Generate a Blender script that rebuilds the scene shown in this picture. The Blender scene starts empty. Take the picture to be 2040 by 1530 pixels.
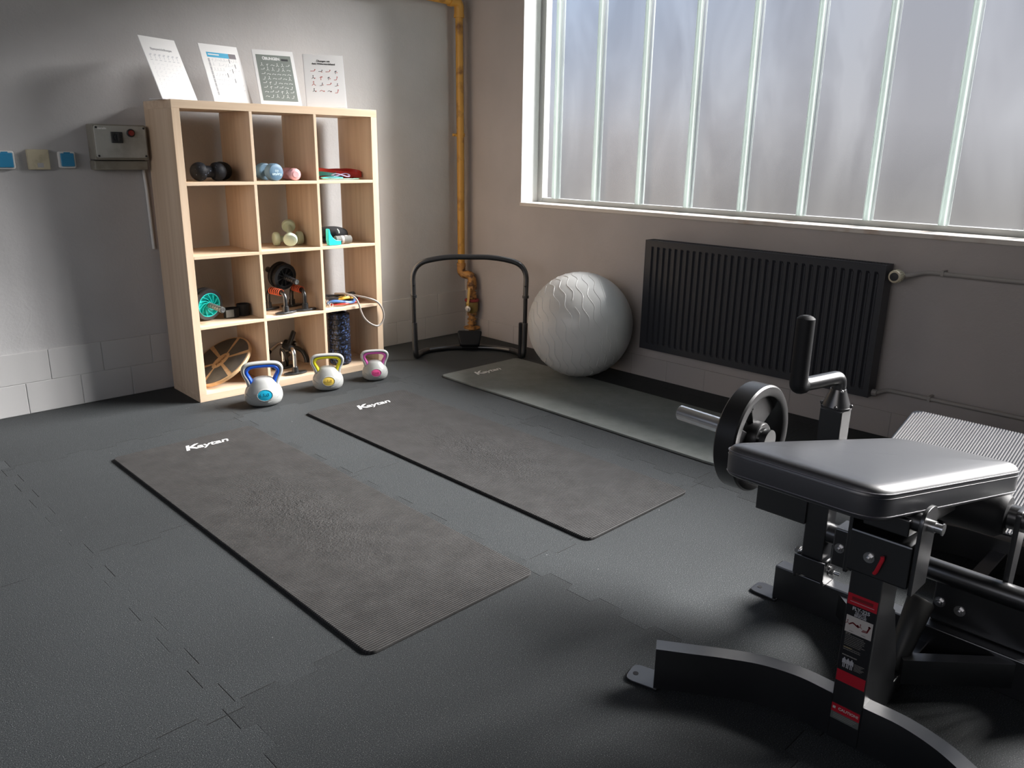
import bpy, bmesh, math, random
from mathutils import Vector, Matrix, Euler
random.seed(7)
PI = math.pi
sc = bpy.context.scene
C = sc.collection

# ------------------------------------------------------------------ camera, light, exposure
cam_d = bpy.data.cameras.new('camera'); cam = bpy.data.objects.new('camera', cam_d); C.objects.link(cam)
cam.location = (-3.7341, -4.2608, 1.2616)
cam.rotation_euler = (1.2858, -0.0148, -0.7769)
cam_d.sensor_width = 36; cam_d.lens = 1582.04 / 2040 * 36; cam_d.clip_start = 0.05
sc.camera = cam
sc.view_settings.view_transform = 'Standard'; sc.view_settings.look = 'None'
sc.view_settings.gamma = 1; sc.view_settings.use_curve_mapping = False
sc.view_settings.exposure = 0.08
sc.cycles.use_denoising = True
sc.cycles.max_bounces = 10; sc.cycles.diffuse_bounces = 6; sc.cycles.transparent_max_bounces = 12
sc.cycles.sample_clamp_indirect = 6; sc.cycles.caustics_reflective = False; sc.cycles.caustics_refractive = False

SUN_DIR = Vector((-0.82, 0.42, -0.60)).normalized()
sun_d = bpy.data.lights.new('sun', 'SUN'); sun_d.energy = 70.0; sun_d.color = (1.0, 0.955, 0.915); sun_d.angle = math.radians(32)
sun = bpy.data.objects.new('sun', sun_d); C.objects.link(sun)
sun.location = (4, -5, 5); sun.rotation_euler = SUN_DIR.to_track_quat('-Z', 'Y').to_euler()

# added fill lamp behind the camera, brightens the window wall towards the corner
fill_d = bpy.data.lights.new('added_room_fill', 'AREA'); fill_d.shape = 'RECTANGLE'; fill_d.size = 4.6; fill_d.size_y = 1.3; fill_d.energy = 10; fill_d.color = (1.0, 0.90, 0.82); fill_d.spread = math.radians(75)
fill = bpy.data.objects.new('added_room_fill', fill_d); C.objects.link(fill)
fill.location = (-6.56, -3.4, 2.0); fill.rotation_euler = Vector((1, 0.36, -0.10)).to_track_quat('-Z', 'Y').to_euler()

w = bpy.data.worlds.new('sky'); sc.world = w; w.use_nodes = True
wn = w.node_tree.nodes; wl = w.node_tree.links
bg = wn['Background']; bg.inputs['Strength'].default_value = 1.7
tc = wn.new('ShaderNodeTexCoord'); sx = wn.new('ShaderNodeSeparateXYZ'); rp = wn.new('ShaderNodeValToRGB')
mp = wn.new('ShaderNodeMapRange'); mp.inputs[1].default_value = -1; mp.inputs[2].default_value = 1
wl.new(tc.outputs['Generated'], sx.inputs[0]); wl.new(sx.outputs['Z'], mp.inputs[0]); wl.new(mp.outputs[0], rp.inputs[0]); wl.new(rp.outputs[0], bg.inputs['Color'])
rp.color_ramp.elements[0].position = 0.47; rp.color_ramp.elements[0].color = (0.20, 0.19, 0.18, 1)
rp.color_ramp.elements[1].position = 0.52; rp.color_ramp.elements[1].color = (0.50, 0.51, 0.56, 1)
e = rp.color_ramp.elements.new(0.66); e.color = (0.46, 0.54, 0.72, 1)
e = rp.color_ramp.elements.new(0.9); e.color = (0.28, 0.46, 0.85, 1)
# the haze clears to blue sky towards +y
my = wn.new('ShaderNodeMapRange'); my.inputs[1].default_value = 0.38; my.inputs[2].default_value = 0.75; wl.new(sx.outputs['Y'], my.inputs[0])
mz = wn.new('ShaderNodeMapRange'); mz.inputs[1].default_value = 0.02; mz.inputs[2].default_value = 0.22; wl.new(sx.outputs['Z'], mz.inputs[0])
mm = wn.new('ShaderNodeMath'); mm.operation = 'MULTIPLY'; wl.new(my.outputs[0], mm.inputs[0]); wl.new(mz.outputs[0], mm.inputs[1])
mxs = wn.new('ShaderNodeMix'); mxs.data_type = 'RGBA'; wl.new(mm.outputs[0], mxs.inputs[0]); wl.new(rp.outputs[0], mxs.inputs[6]); mxs.inputs[7].default_value = (0.34, 0.58, 0.98, 1)
wl.new(mxs.outputs[2], bg.inputs['Color'])

# ------------------------------------------------------------------ materials
def mat(name, col, rough=0.5, metal=0.0, spec=None, bump=None, vary=None, coat=0.0, coords='Object', sub=None):
    """bump: (scale, strength, distance, detail); vary: (scale, colour2, low, high)"""
    m = bpy.data.materials.new(name); m.use_nodes = True
    n, l = m.node_tree.nodes, m.node_tree.links
    b = n['Principled BSDF']
    b.inputs['Base Color'].default_value = (*col, 1); b.inputs['Roughness'].default_value = rough; b.inputs['Metallic'].default_value = metal
    if spec is not None: b.inputs['Specular IOR Level'].default_value = spec
    if coat: b.inputs['Coat Weight'].default_value = coat; b.inputs['Coat Roughness'].default_value = 0.1
    t = n.new('ShaderNodeTexCoord')
    if bump:
        nz = n.new('ShaderNodeTexNoise'); nz.inputs['Scale'].default_value = bump[0]; nz.inputs['Detail'].default_value = bump[3] if len(bump) > 3 else 4
        l.new(t.outputs[coords], nz.inputs['Vector'])
        bp = n.new('ShaderNodeBump'); bp.inputs['Strength'].default_value = bump[1]; bp.inputs['Distance'].default_value = bump[2]
        l.new(nz.outputs['Fac'], bp.inputs['Height']); l.new(bp.outputs[0], b.inputs['Normal'])
    if vary:
        nz = n.new('ShaderNodeTexNoise'); nz.inputs['Scale'].default_value = vary[0]; nz.inputs['Detail'].default_value = 5
        l.new(t.outputs[coords], nz.inputs['Vector'])
        r = n.new('ShaderNodeValToRGB'); r.color_ramp.elements[0].position = vary[2]; r.color_ramp.elements[1].position = vary[3]
        r.color_ramp.elements[0].color = (*col, 1); r.color_ramp.elements[1].color = (*vary[1], 1)
        l.new(nz.outputs['Fac'], r.inputs[0]); l.new(r.outputs[0], b.inputs['Base Color'])
    return m

def math_node(n, l, op, a, b=None, c=None):
    x = n.new('ShaderNodeMath'); x.operation = op
    for i, v in enumerate((a, b, c)):
        if v is None: continue
        if isinstance(v, (int, float)): x.inputs[i].default_value = v
        else: l.new(v, x.inputs[i])
    return x.outputs[0]

def wood_mat(name, axis, light=(0.735, 0.58, 0.43), dark=(0.61, 0.45, 0.31)):
    m = mat(name, light, 0.45, spec=0.35)
    n, l = m.node_tree.nodes, m.node_tree.links; b = n['Principled BSDF']
    t = n.new('ShaderNodeTexCoord'); mpn = n.new('ShaderNodeMapping')
    s = [38, 38, 38]; s[axis] = 1.2
    mpn.inputs['Scale'].default_value = s
    l.new(t.outputs['Object'], mpn.inputs[0])
    a = n.new('ShaderNodeTexNoise'); a.inputs['Scale'].default_value = 1; a.inputs['Detail'].default_value = 6
    s2 = [9, 9, 9]; s2[axis] = 0.4
    mp2 = n.new('ShaderNodeMapping'); mp2.inputs['Scale'].default_value = s2; l.new(t.outputs['Object'], mp2.inputs[0])
    c = n.new('ShaderNodeTexNoise'); c.inputs['Scale'].default_value = 1; c.inputs['Detail'].default_value = 2
    l.new(mpn.outputs[0], a.inputs['Vector']); l.new(mp2.outputs[0], c.inputs['Vector'])
    f = math_node(n, l, 'MULTIPLY_ADD', a.outputs['Fac'], 0.55, math_node(n, l, 'MULTIPLY', c.outputs['Fac'], 0.45))
    r = n.new('ShaderNodeValToRGB'); r.color_ramp.elements[0].position = 0.36; r.color_ramp.elements[1].position = 0.62
    r.color_ramp.elements[0].color = (*dark, 1); r.color_ramp.elements[1].color = (*light, 1)
    l.new(f, r.inputs[0]); l.new(r.outputs[0], b.inputs['Base Color'])
    return m

def wall_mat(name, c1, c2):
    m = mat(name, c1, 0.75, spec=0.25)
    n, l = m.node_tree.nodes, m.node_tree.links; b = n['Principled BSDF']
    t = n.new('ShaderNodeTexCoord')
    a = n.new('ShaderNodeTexNoise'); a.inputs['Scale'].default_value = 2.5; a.inputs['Detail'].default_value = 6
    f = n.new('ShaderNodeTexNoise'); f.inputs['Scale'].default_value = 90; f.inputs['Detail'].default_value = 3
    g = n.new('ShaderNodeTexNoise'); g.inputs['Scale'].default_value = 9; g.inputs['Detail'].default_value = 9; g.inputs['Roughness'].default_value = 0.7
    for q in (a, f, g): l.new(t.outputs['Object'], q.inputs['Vector'])
    r = n.new('ShaderNodeValToRGB'); r.color_ramp.elements[0].position = 0.35; r.color_ramp.elements[1].position = 0.65
    r.color_ramp.elements[0].color = (*c1, 1); r.color_ramp.elements[1].color = (*c2, 1)
    l.new(a.outputs['Fac'], r.inputs[0]); l.new(r.outputs[0], b.inputs['Base Color'])
    h = math_node(n, l, 'MULTIPLY_ADD', g.outputs['Fac'], 1.0, math_node(n, l, 'MULTIPLY', f.outputs['Fac'], 0.22))
    # flaked plaster edges: narrow ridges where a warped noise crosses one value
    k = n.new('ShaderNodeTexNoise'); k.inputs['Scale'].default_value = 1.3; k.inputs['Detail'].default_value = 7; l.new(t.outputs['Object'], k.inputs['Vector'])
    d = math_node(n, l, 'ABSOLUTE', math_node(n, l, 'SUBTRACT', k.outputs['Fac'], 0.585))
    e_ = n.new('ShaderNodeMapRange'); l.new(d, e_.inputs[0]); e_.inputs[1].default_value = 0.0; e_.inputs[2].default_value = 0.006; e_.inputs[3].default_value = 0.12; e_.inputs[4].default_value = 0.0
    h2 = math_node(n, l, 'ADD', h, e_.outputs[0])
    bp = n.new('ShaderNodeBump'); bp.inputs['Strength'].default_value = 0.45; bp.inputs['Distance'].default_value = 0.006
    l.new(h2, bp.inputs['Height']); l.new(bp.outputs[0], b.inputs['Normal'])
    return m

def floor_mat():
    m = mat('black_rubber_floor', (0.04, 0.042, 0.042), 0.72, spec=0.36)
    n, l = m.node_tree.nodes, m.node_tree.links; b = n['Principled BSDF']
    t = n.new('ShaderNodeTexCoord'); s = n.new('ShaderNodeSeparateXYZ'); l.new(t.outputs['Object'], s.inputs[0])
    X, Y = s.outputs['X'], s.outputs['Y']
    M = lambda op, a, b_=None, c_=None: math_node(n, l, op, a, b_, c_)
    def clampm(v, k):  # steep clipped sine: dovetail zigzag
        x = M('MULTIPLY', v, k); x = M('MINIMUM', x, 1.0); return M('MAXIMUM', x, -1.0)
    P = 0.985
    def seam(u, v, u0, phase):
        zz = M('MULTIPLY', clampm(M('SINE', M('MULTIPLY_ADD', v, 2 * PI / 0.197, phase)), 9.0), 0.017)
        q = M('ADD', M('SUBTRACT', u, u0), zz)
        q = M('DIVIDE', q, P)
        cell = M('FLOOR', M('ADD', q, 0.5))
        d = M('MULTIPLY', M('ABSOLUTE', M('SUBTRACT', q, cell)), P)
        tile = M('FLOOR', q)
        return d, tile
    dx, tx = seam(X, Y, -2.103, 0.6)
    dy, ty = seam(Y, X, -0.72, 0.2)
    near = M('MINIMUM', dx, dy)
    groove = n.new('ShaderNodeMapRange'); l.new(near, groove.inputs[0])
    groove.inputs[1].default_value = 0.0006; groove.inputs[2].default_value = 0.0018; groove.inputs[3].default_value = 1.0; groove.inputs[4].default_value = 0.0
    # seams open only here and there
    nn = n.new('ShaderNodeTexNoise'); nn.inputs['Scale'].default_value = 3.0; l.new(t.outputs['Object'], nn.inputs['Vector'])
    op = n.new('ShaderNodeMapRange'); l.new(nn.outputs['Fac'], op.inputs[0]); op.inputs[1].default_value = 0.38; op.inputs[2].default_value = 0.50
    grv = M('MULTIPLY', groove.outputs[0], op.outputs[0])
    h = M('FRACT', M('MULTIPLY', M('SINE', M('MULTIPLY_ADD', tx, 12.9898, M('MULTIPLY', ty, 78.233))), 43758.5453))
    # rubber granules
    gr = n.new('ShaderNodeTexNoise'); gr.inputs['Scale'].default_value = 400; gr.inputs['Detail'].default_value = 2; l.new(t.outputs['Object'], gr.inputs['Vector'])
    r = n.new('ShaderNodeValToRGB'); l.new(gr.outputs['Fac'], r.inputs[0])
    r.color_ramp.elements[0].position = 0.35; r.color_ramp.elements[0].color = (0.014, 0.0175, 0.0195, 1)
    r.color_ramp.elements[1].position = 0.62; r.color_ramp.elements[1].color = (0.050, 0.055, 0.058, 1)
    e1 = r.color_ramp.elements.new(0.74); e1.color = (0.20, 0.205, 0.20, 1)
    st = n.new('ShaderNodeTexNoise'); st.inputs['Scale'].default_value = 1.7; st.inputs['Detail'].default_value = 7; l.new(t.outputs['Object'], st.inputs['Vector'])
    f = M('ADD', M('MULTIPLY_ADD', h, 0.32, 0.68), M('MULTIPLY', st.outputs['Fac'], 0.36))
    f = M('MULTIPLY', f, M('SUBTRACT', 1.0, M('MULTIPLY', grv, 0.85)))
    # sparse bright specks of dust
    vo = n.new('ShaderNodeTexVoronoi'); vo.inputs['Scale'].default_value = 14; l.new(t.outputs['Object'], vo.inputs['Vector'])
    sp = M('LESS_THAN', vo.outputs['Distance'], 0.022)
    vr = n.new('ShaderNodeSeparateColor'); l.new(vo.outputs['Color'], vr.inputs[0])
    sp = M('MULTIPLY', sp, M('GREATER_THAN', vr.outputs[0], 0.55))
    mx = n.new('ShaderNodeMix'); mx.data_type = 'RGBA'; mx.blend_type = 'MULTIPLY'; mx.inputs[0].default_value = 1.0
    l.new(r.outputs[0], mx.inputs[6]); cm = n.new('ShaderNodeCombineColor')
    for i in range(3): l.new(f, cm.inputs[i])
    l.new(cm.outputs[0], mx.inputs[7])
    m2 = n.new('ShaderNodeMix'); m2.data_type = 'RGBA'; l.new(sp, m2.inputs[0]); l.new(mx.outputs[2], m2.inputs[6]); m2.inputs[7].default_value = (0.35, 0.35, 0.34, 1)
    l.new(m2.outputs[2], b.inputs['Base Color'])
    bp = n.new('ShaderNodeBump'); bp.inputs['Strength'].default_value = 0.5; bp.inputs['Distance'].default_value = 0.002
    hh = M('SUBTRACT', gr.outputs['Fac'], M('MULTIPLY', grv, 2.0)); l.new(hh, bp.inputs['Height']); l.new(bp.outputs[0], b.inputs['Normal'])
    return m

def exercise_mat(name, col, col2, ribbed=True, crumple=1.0):
    m = mat(name, col, 0.68, spec=0.36)
    n, l = m.node_tree.nodes, m.node_tree.links; b = n['Principled BSDF']
    M = lambda op, a, b_=None, c_=None: math_node(n, l, op, a, b_, c_)
    t = n.new('ShaderNodeTexCoord'); s = n.new('ShaderNodeSeparateXYZ'); l.new(t.outputs['Object'], s.inputs[0])
    st = n.new('ShaderNodeTexNoise'); st.inputs['Scale'].default_value = 11; st.inputs['Detail'].default_value = 9; st.inputs['Roughness'].default_value = 0.72; l.new(t.outputs['Object'], st.inputs['Vector'])
    r = n.new('ShaderNodeValToRGB'); r.color_ramp.elements[0].position = 0.35; r.color_ramp.elements[1].position = 0.68
    r.color_ramp.elements[0].color = (*col, 1); r.color_ramp.elements[1].color = (*col2, 1); l.new(st.outputs['Fac'], r.inputs[0])
    # crumpled patch in the middle of the mat
    dx = M('DIVIDE', s.outputs['X'], 0.20); dy = M('DIVIDE', M('ADD', s.outputs['Y'], 0.08), 0.52)
    d = M('SQRT', M('ADD', M('MULTIPLY', dx, dx), M('MULTIPLY', dy, dy)))
    mk = n.new('ShaderNodeMapRange'); l.new(d, mk.inputs[0]); mk.inputs[1].default_value = 0.2; mk.inputs[2].default_value = 1.15; mk.inputs[3].default_value = 1; mk.inputs[4].default_value = 0
    cr = n.new('ShaderNodeTexNoise'); cr.inputs['Scale'].default_value = 70; cr.inputs['Detail'].default_value = 4; cr.inputs['Distortion'].default_value = 1.2; l.new(t.outputs['Object'], cr.inputs['Vector'])
    hgt = M('MULTIPLY', M('MULTIPLY', cr.outputs['Fac'], mk.outputs[0]), 5.0 * crumple)
    if ribbed:
        rb = M('SINE', M('MULTIPLY', s.outputs['Y'], 2 * PI / 0.0085))
        hgt = M('ADD', hgt, M('MULTIPLY', rb, 0.55))
        # base colour lighter on the rib crests, darker in the grooves
        fac = M('MULTIPLY_ADD', rb, 0.38, 0.85)
        mx = n.new('ShaderNodeMix'); mx.data_type = 'RGBA'; mx.blend_type = 'MULTIPLY'; mx.inputs[0].default_value = 1.0
        cm = n.new('ShaderNodeCombineColor')
        for i in range(3): l.new(fac, cm.inputs[i])
        l.new(r.outputs[0], mx.inputs[6]); l.new(cm.outputs[0], mx.inputs[7]); l.new(mx.outputs[2], b.inputs['Base Color'])
    else:
        l.new(r.outputs[0], b.inputs['Base Color'])
    fn = n.new('ShaderNodeTexNoise'); fn.inputs['Scale'].default_value = 260; l.new(t.outputs['Object'], fn.inputs['Vector'])
    hgt = M('ADD', hgt, M('MULTIPLY', fn.outputs['Fac'], 0.35))
    bp = n.new('ShaderNodeBump'); bp.inputs['Strength'].default_value = 0.8; bp.inputs['Distance'].default_value = 0.0016
    l.new(hgt, bp.inputs['Height']); l.new(bp.outputs[0], b.inputs['Normal'])
    return m

def glass_frost(name, tl, tr, tint, vary=None):
    """wired/frosted profile glass: part scatters light through, part lets it pass."""
    m = bpy.data.materials.new(name); m.use_nodes = True
    n, l = m.node_tree.nodes, m.node_tree.links; n.remove(n['Principled BSDF']); out = n['Material Output']
    T = n.new('ShaderNodeBsdfTranslucent'); P = n.new('ShaderNodeBsdfTransparent'); G = n.new('ShaderNodeBsdfGlossy'); G.inputs['Roughness'].default_value = 0.35
    T.inputs[0].default_value = (tint[0] * tl, tint[1] * tl, tint[2] * tl, 1); P.inputs[0].default_value = (tr * tint[0], tr * tint[1], tr * tint[2], 1)
    G.inputs[0].default_value = (0.06, 0.06, 0.065, 1)
    A = n.new('ShaderNodeAddShader'); B = n.new('ShaderNodeAddShader')
    l.new(T.outputs[0], A.inputs[0]); l.new(P.outputs[0], A.inputs[1]); l.new(A.outputs[0], B.inputs[0]); l.new(G.outputs[0], B.inputs[1]); l.new(B.outputs[0], out.inputs[0])
    if vary:
        t = n.new('ShaderNodeTexCoord'); mpn = n.new('ShaderNodeMapping'); mpn.inputs['Scale'].default_value = (1, 1.6, 0.55); l.new(t.outputs['Object'], mpn.inputs[0])
        a = n.new('ShaderNodeTexNoise'); a.inputs['Scale'].default_value = 2.3; a.inputs['Detail'].default_value = 3; a.inputs['Distortion'].default_value = 0.5; l.new(mpn.outputs[0], a.inputs['Vector'])
        r = n.new('ShaderNodeValToRGB'); r.color_ramp.elements[0].position = 0.36; r.color_ramp.elements[1].position = 0.64
        r.color_ramp.elements[0].color = (tint[0] * tl * vary, tint[1] * tl * vary, tint[2] * tl * vary * 1.02, 1); r.color_ramp.elements[1].color = (tint[0] * tl, tint[1] * tl, tint[2] * tl, 1)
        l.new(a.outputs['Fac'], r.inputs[0]); l.new(r.outputs[0], T.inputs[0])
        r2 = n.new('ShaderNodeValToRGB'); r2.color_ramp.elements[0].position = 0.36; r2.color_ramp.elements[1].position = 0.64
        r2.color_ramp.elements[0].color = (tint[0] * tr * .80, tint[1] * tr * .79, tint[2] * tr * .79, 1); r2.color_ramp.elements[1].color = (tint[0] * tr, tint[1] * tr, tint[2] * tr, 1)
        l.new(a.outputs['Fac'], r2.inputs[0]); l.new(r2.outputs[0], P.inputs[0])
    return m

W_LEFT = wall_mat('grey_wall_paint', (0.485, 0.482, 0.484), (0.54, 0.537, 0.54))
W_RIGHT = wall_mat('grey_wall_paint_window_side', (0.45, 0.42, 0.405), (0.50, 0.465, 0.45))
W_WHITE = mat('white_paint', (0.42, 0.41, 0.40), 0.6, bump=(60, 0.2, 0.002))
TILE_P = mat('painted_plinth_tile', (0.53, 0.527, 0.525), 0.45, bump=(25, 0.12, 0.002))
FLOOR = floor_mat()
GLASS_IN = glass_frost('frosted_glass', 0.014, 0.33, (0.97, 0.98, 1.0), 0.72)
GLASS_RIB = glass_frost('frosted_glass_flange', 0.42, 0.30, (0.95, 1.0, 0.98))
GLASS_OUT = bpy.data.materials.new('clear_glass'); GLASS_OUT.use_nodes = True
_n = GLASS_OUT.node_tree.nodes; _n.remove(_n['Principled BSDF']); _t = _n.new('ShaderNodeBsdfTransparent'); _t.inputs[0].default_value = (0.97, 0.98, 0.98, 1)
GLASS_OUT.node_tree.links.new(_t.outputs[0], _n['Material Output'].inputs[0])
FRAME_AL = mat('window_frame_grey', (0.42, 0.43, 0.42), 0.5, bump=(30, 0.2, 0.001))
SILL_M = mat('sill_paint', (0.66, 0.62, 0.57), 0.5, bump=(40, 0.2, 0.001), vary=(7, (0.5, 0.4, 0.33), 0.55, 0.72))
WOOD_Z = wood_mat('oak_foil_vertical', 2); WOOD_X = wood_mat('oak_foil_horizontal', 0)
PLY = wood_mat('plywood', 0, (0.66, 0.46, 0.27), (0.52, 0.34, 0.18))
BLACK_ST = mat('black_powder_coat', (0.006, 0.0065, 0.008), 0.36, spec=0.5, bump=(500, 0.08, 0.0005))
BLACK_PL = mat('black_plastic', (0.018, 0.019, 0.021), 0.4, bump=(300, 0.1, 0.0005))
BLACK_RB = mat('black_rubber', (0.009, 0.0095, 0.011), 0.6, spec=0.3, bump=(160, 0.2, 0.0006))
BLACK_IRON = mat('black_cast_iron', (0.008, 0.008, 0.009), 0.38, bump=(120, 0.25, 0.0006))
FABRIC_B = mat('black_fabric', (0.012, 0.012, 0.014), 0.9, bump=(400, 0.4, 0.001))
LEATHER = mat('black_vinyl', (0.012, 0.013, 0.019), 0.34, spec=0.6, bump=(140, 0.12, 0.0008))
PIPING_M = mat('dark_vinyl_piping', (0.09, 0.085, 0.10), 0.3)
CHROME = mat('chrome', (0.80, 0.80, 0.81), 0.22, 1.0)
ZINC = mat('zinc_bolt', (0.55, 0.55, 0.55), 0.3, 1.0)
GREY_MET = mat('grey_metal_grip', (0.20, 0.21, 0.20), 0.35, 0.6)
RAD_M = mat('radiator_anthracite', (0.030, 0.032, 0.039), 0.42, spec=0.5, bump=(300, 0.08, 0.0004))
PIPE_W = mat('pipe_grey_paint', (0.36, 0.34, 0.32), 0.5, bump=(60, 0.2, 0.001))
OCHRE = mat('ochre_gas_pipe_paint', (0.60, 0.32, 0.06), 0.42, bump=(45, 0.35, 0.002), vary=(9, (0.22, 0.10, 0.03), 0.54, 0.68))
RUST = mat('rusted_ochre_fitting', (0.50, 0.25, 0.07), 0.55, bump=(70, 0.6, 0.003), vary=(26, (0.12, 0.055, 0.025), 0.46, 0.62))
RED_SEAL = mat('red_sealing_ring', (0.30, 0.04, 0.04), 0.6)
BRASS = mat('brass_body', (0.33, 0.23, 0.07), 0.5, 0.3, bump=(60, 0.4, 0.001))
BALL_M = mat('grey_ball_rubber', (0.66, 0.665, 0.65), 0.33, spec=0.5)
IVORY = mat('ivory_plastic', (0.62, 0.56, 0.42), 0.45)
IVORY_D = mat('yellowed_switch_plate', (0.55, 0.50, 0.36), 0.5, vary=(12, (0.34, 0.30, 0.2), 0.55, 0.75))
WHITE_PL = mat('white_plastic', (0.75, 0.75, 0.73), 0.35)
BLUE_LID = mat('blue_socket_lid', (0.03, 0.24, 0.45), 0.35)
BOX_M = mat('old_grey_steel_box', (0.30, 0.29, 0.25), 0.45, 0.3, bump=(40, 0.2, 0.001), vary=(8, (0.16, 0.14, 0.11), 0.5, 0.75))
BOX_LID = mat('grey_box_lid', (0.48, 0.49, 0.46), 0.32, 0.15, vary=(10, (0.28, 0.28, 0.25), 0.45, 0.8))
RED_LAMP = mat('red_lamp_lens', (0.25, 0.03, 0.025), 0.25)
PAPER = mat('white_paper', (0.88, 0.88, 0.88), 0.5)
ACRYL = mat('white_holder', (0.85, 0.85, 0.88), 0.2)
INK = mat('black_ink', (0.04, 0.04, 0.045), 0.6); INK_G = mat('grey_ink', (0.42, 0.42, 0.44), 0.6); INK_P = mat('pale_ink', (0.62, 0.63, 0.66), 0.6)
INK_B = mat('blue_ink', (0.05, 0.42, 0.68), 0.5); INK_R = mat('red_ink', (0.55, 0.12, 0.10), 0.6); INK_W = mat('white_ink', (0.85, 0.86, 0.86), 0.6)
SHEET_G = mat('grey_green_print', (0.24, 0.27, 0.25), 0.5)
KB_W = mat('kettlebell_grey_plastic', (0.37, 0.38, 0.37), 0.30, bump=(200, 0.06, 0.0004))
def plastic(nm, c, r=0.35): return mat(nm, c, r)
BLUE_H = plastic('blue_handle', (0.01, 0.10, 0.60)); CYAN_L = plastic('cyan_label', (0.01, 0.33, 0.50))
YEL_H = plastic('yellow_handle', (0.72, 0.66, 0.01)); YEL_L = plastic('yellow_label', (0.75, 0.55, 0.10))
PINK_H = plastic('pink_handle', (0.62, 0.10, 0.42)); PINK_L = plastic('pink_label', (0.75, 0.10, 0.30))
DB_BLUE = plastic('blue_neoprene', (0.10, 0.19, 0.28), 0.5); DB_PINK = plastic('pink_neoprene', (0.80, 0.42, 0.44), 0.5); DB_MINT = plastic('mint_neoprene', (0.50, 0.60, 0.47), 0.5)
TURQ = plastic('turquoise_plastic', (0.02, 0.55, 0.52), 0.35); MINT = plastic('mint_band', (0.35, 0.72, 0.55), 0.5); LILAC = plastic('lilac_band', (0.62, 0.50, 0.75), 0.5)
DKGREEN = plastic('dark_green_band', (0.02, 0.13, 0.11), 0.5); RED_B = plastic('red_rubber_band', (0.50, 0.03, 0.02), 0.42); CYANB = plastic('cyan_band', (0.10, 0.62, 0.62), 0.5)
ORANGE = plastic('orange_grip', (0.70, 0.12, 0.04), 0.55)
TUBE_B = plastic('blue_tube', (0.08, 0.20, 0.50), 0.4); TUBE_Y = plastic('yellow_tube', (0.75, 0.42, 0.04), 0.4); TUBE_R = plastic('red_tube', (0.62, 0.06, 0.05), 0.4); TUBE_G = plastic('grey_tube', (0.36, 0.33, 0.30), 0.35); TUBE_K = plastic('black_tube', (0.02, 0.02, 0.022), 0.35)
GREY_STR = mat('grey_strap', (0.16, 0.16, 0.15), 0.9, bump=(300, 0.4, 0.001)); LIGHT_STR = mat('light_strap', (0.42, 0.38, 0.37), 0.8)
SPECK = mat('speckled_black_foam', (0.008, 0.009, 0.012), 0.6, spec=0.2, vary=(120, (0.16, 0.20, 0.28), 0.66, 0.72), bump=(60, 0.5, 0.003))
SPECK_B = mat('speckled_black_blue_foam', (0.012, 0.013, 0.020), 0.38, vary=(85, (0.08, 0.14, 0.34), 0.54, 0.63), bump=(60, 0.4, 0.002))
GRIPTAPE = mat('dark_grip_tape', (0.075, 0.072, 0.065), 0.8, bump=(400, 0.5, 0.0006), vary=(14, (0.13, 0.12, 0.10), 0.4, 0.8))
LABEL_K = mat('black_label', (0.012, 0.012, 0.014), 0.3); LABEL_R = mat('red_label', (0.42, 0.012, 0.025), 0.35); LABEL_W = mat('white_label', (0.50, 0.47, 0.44), 0.4); LABEL_T = mat('label_text_grey', (0.24, 0.23, 0.21), 0.5)
LABEL_DR = mat('dark_red_print', (0.16, 0.01, 0.015), 0.4); LABEL_Y = mat('label_text_yellow', (0.32, 0.26, 0.12), 0.5)
RED_CLIP = plastic('red_safety_clip', (0.55, 0.015, 0.03), 0.35)
for _m, _ior, _r in ((BLACK_ST, 1.8, 0.32), (LEATHER, 2.0, 0.45), (PIPING_M, 1.5, 0.4), (BLACK_IRON, 1.35, 0.4), (BLACK_PL, 1.45, 0.3)):
    _b = _m.node_tree.nodes['Principled BSDF']; _b.inputs['Specular IOR Level'].default_value = 0.2; _b.inputs['Coat Weight'].default_value = 1.0; _b.inputs['Coat IOR'].default_value = _ior; _b.inputs['Coat Roughness'].default_value = _r
MAT_A = exercise_mat('dark_brown_grey_mat', (0.034, 0.033, 0.0325), (0.056, 0.0545, 0.0535))
MAT_B = exercise_mat('dark_brown_grey_mat_second', (0.032, 0.031, 0.031), (0.054, 0.0530, 0.053))
MAT_C = exercise_mat('grey_green_mat', (0.17, 0.185, 0.175), (0.215, 0.23, 0.22), ribbed=False, crumple=0.35)
TREAD_M = mat('ribbed_foot_plate', (0.48, 0.47, 0.465), 0.35, 0.35)

# ------------------------------------------------------------------ mesh helpers
def BM(): return bmesh.new()
def xf(vs, M):
    for v in vs: v.co = M @ v.co
def box(bm, x0, x1, y0, y1, z0, z1, M=None, bev=0.0, mi=0):
    r = bmesh.ops.create_cube(bm, size=1.0)
    vs = r['verts']
    for v in vs: v.co = Vector(((x0 + x1) / 2 + v.co.x * (x1 - x0), (y0 + y1) / 2 + v.co.y * (y1 - y0), (z0 + z1) / 2 + v.co.z * (z1 - z0)))
    fs = {f for v in vs for f in v.link_faces}
    for f in fs: f.material_index = mi
    if bev > 0:
        es = list({e for v in vs for e in v.link_edges})
        g = bmesh.ops.bevel(bm, geom=es, offset=bev, segments=2, affect='EDGES', profile=0.5)
        vs = [v for v in g['verts']]
        vs = list({v for f in g['faces'] for v in f.verts} | set(vs))
        # every vertex of the box (bevel keeps none of the old ones)
    if M is not None:
        if bev > 0: vs = connected(vs)
        xf(vs, M)
    return vs
def connected(vs):
    seen = set(vs); st = list(vs)
    while st:
        v = st.pop()
        for e in v.link_edges:
            o = e.other_vert(v)
            if o not in seen: seen.add(o); st.append(o)
    return list(seen)
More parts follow.
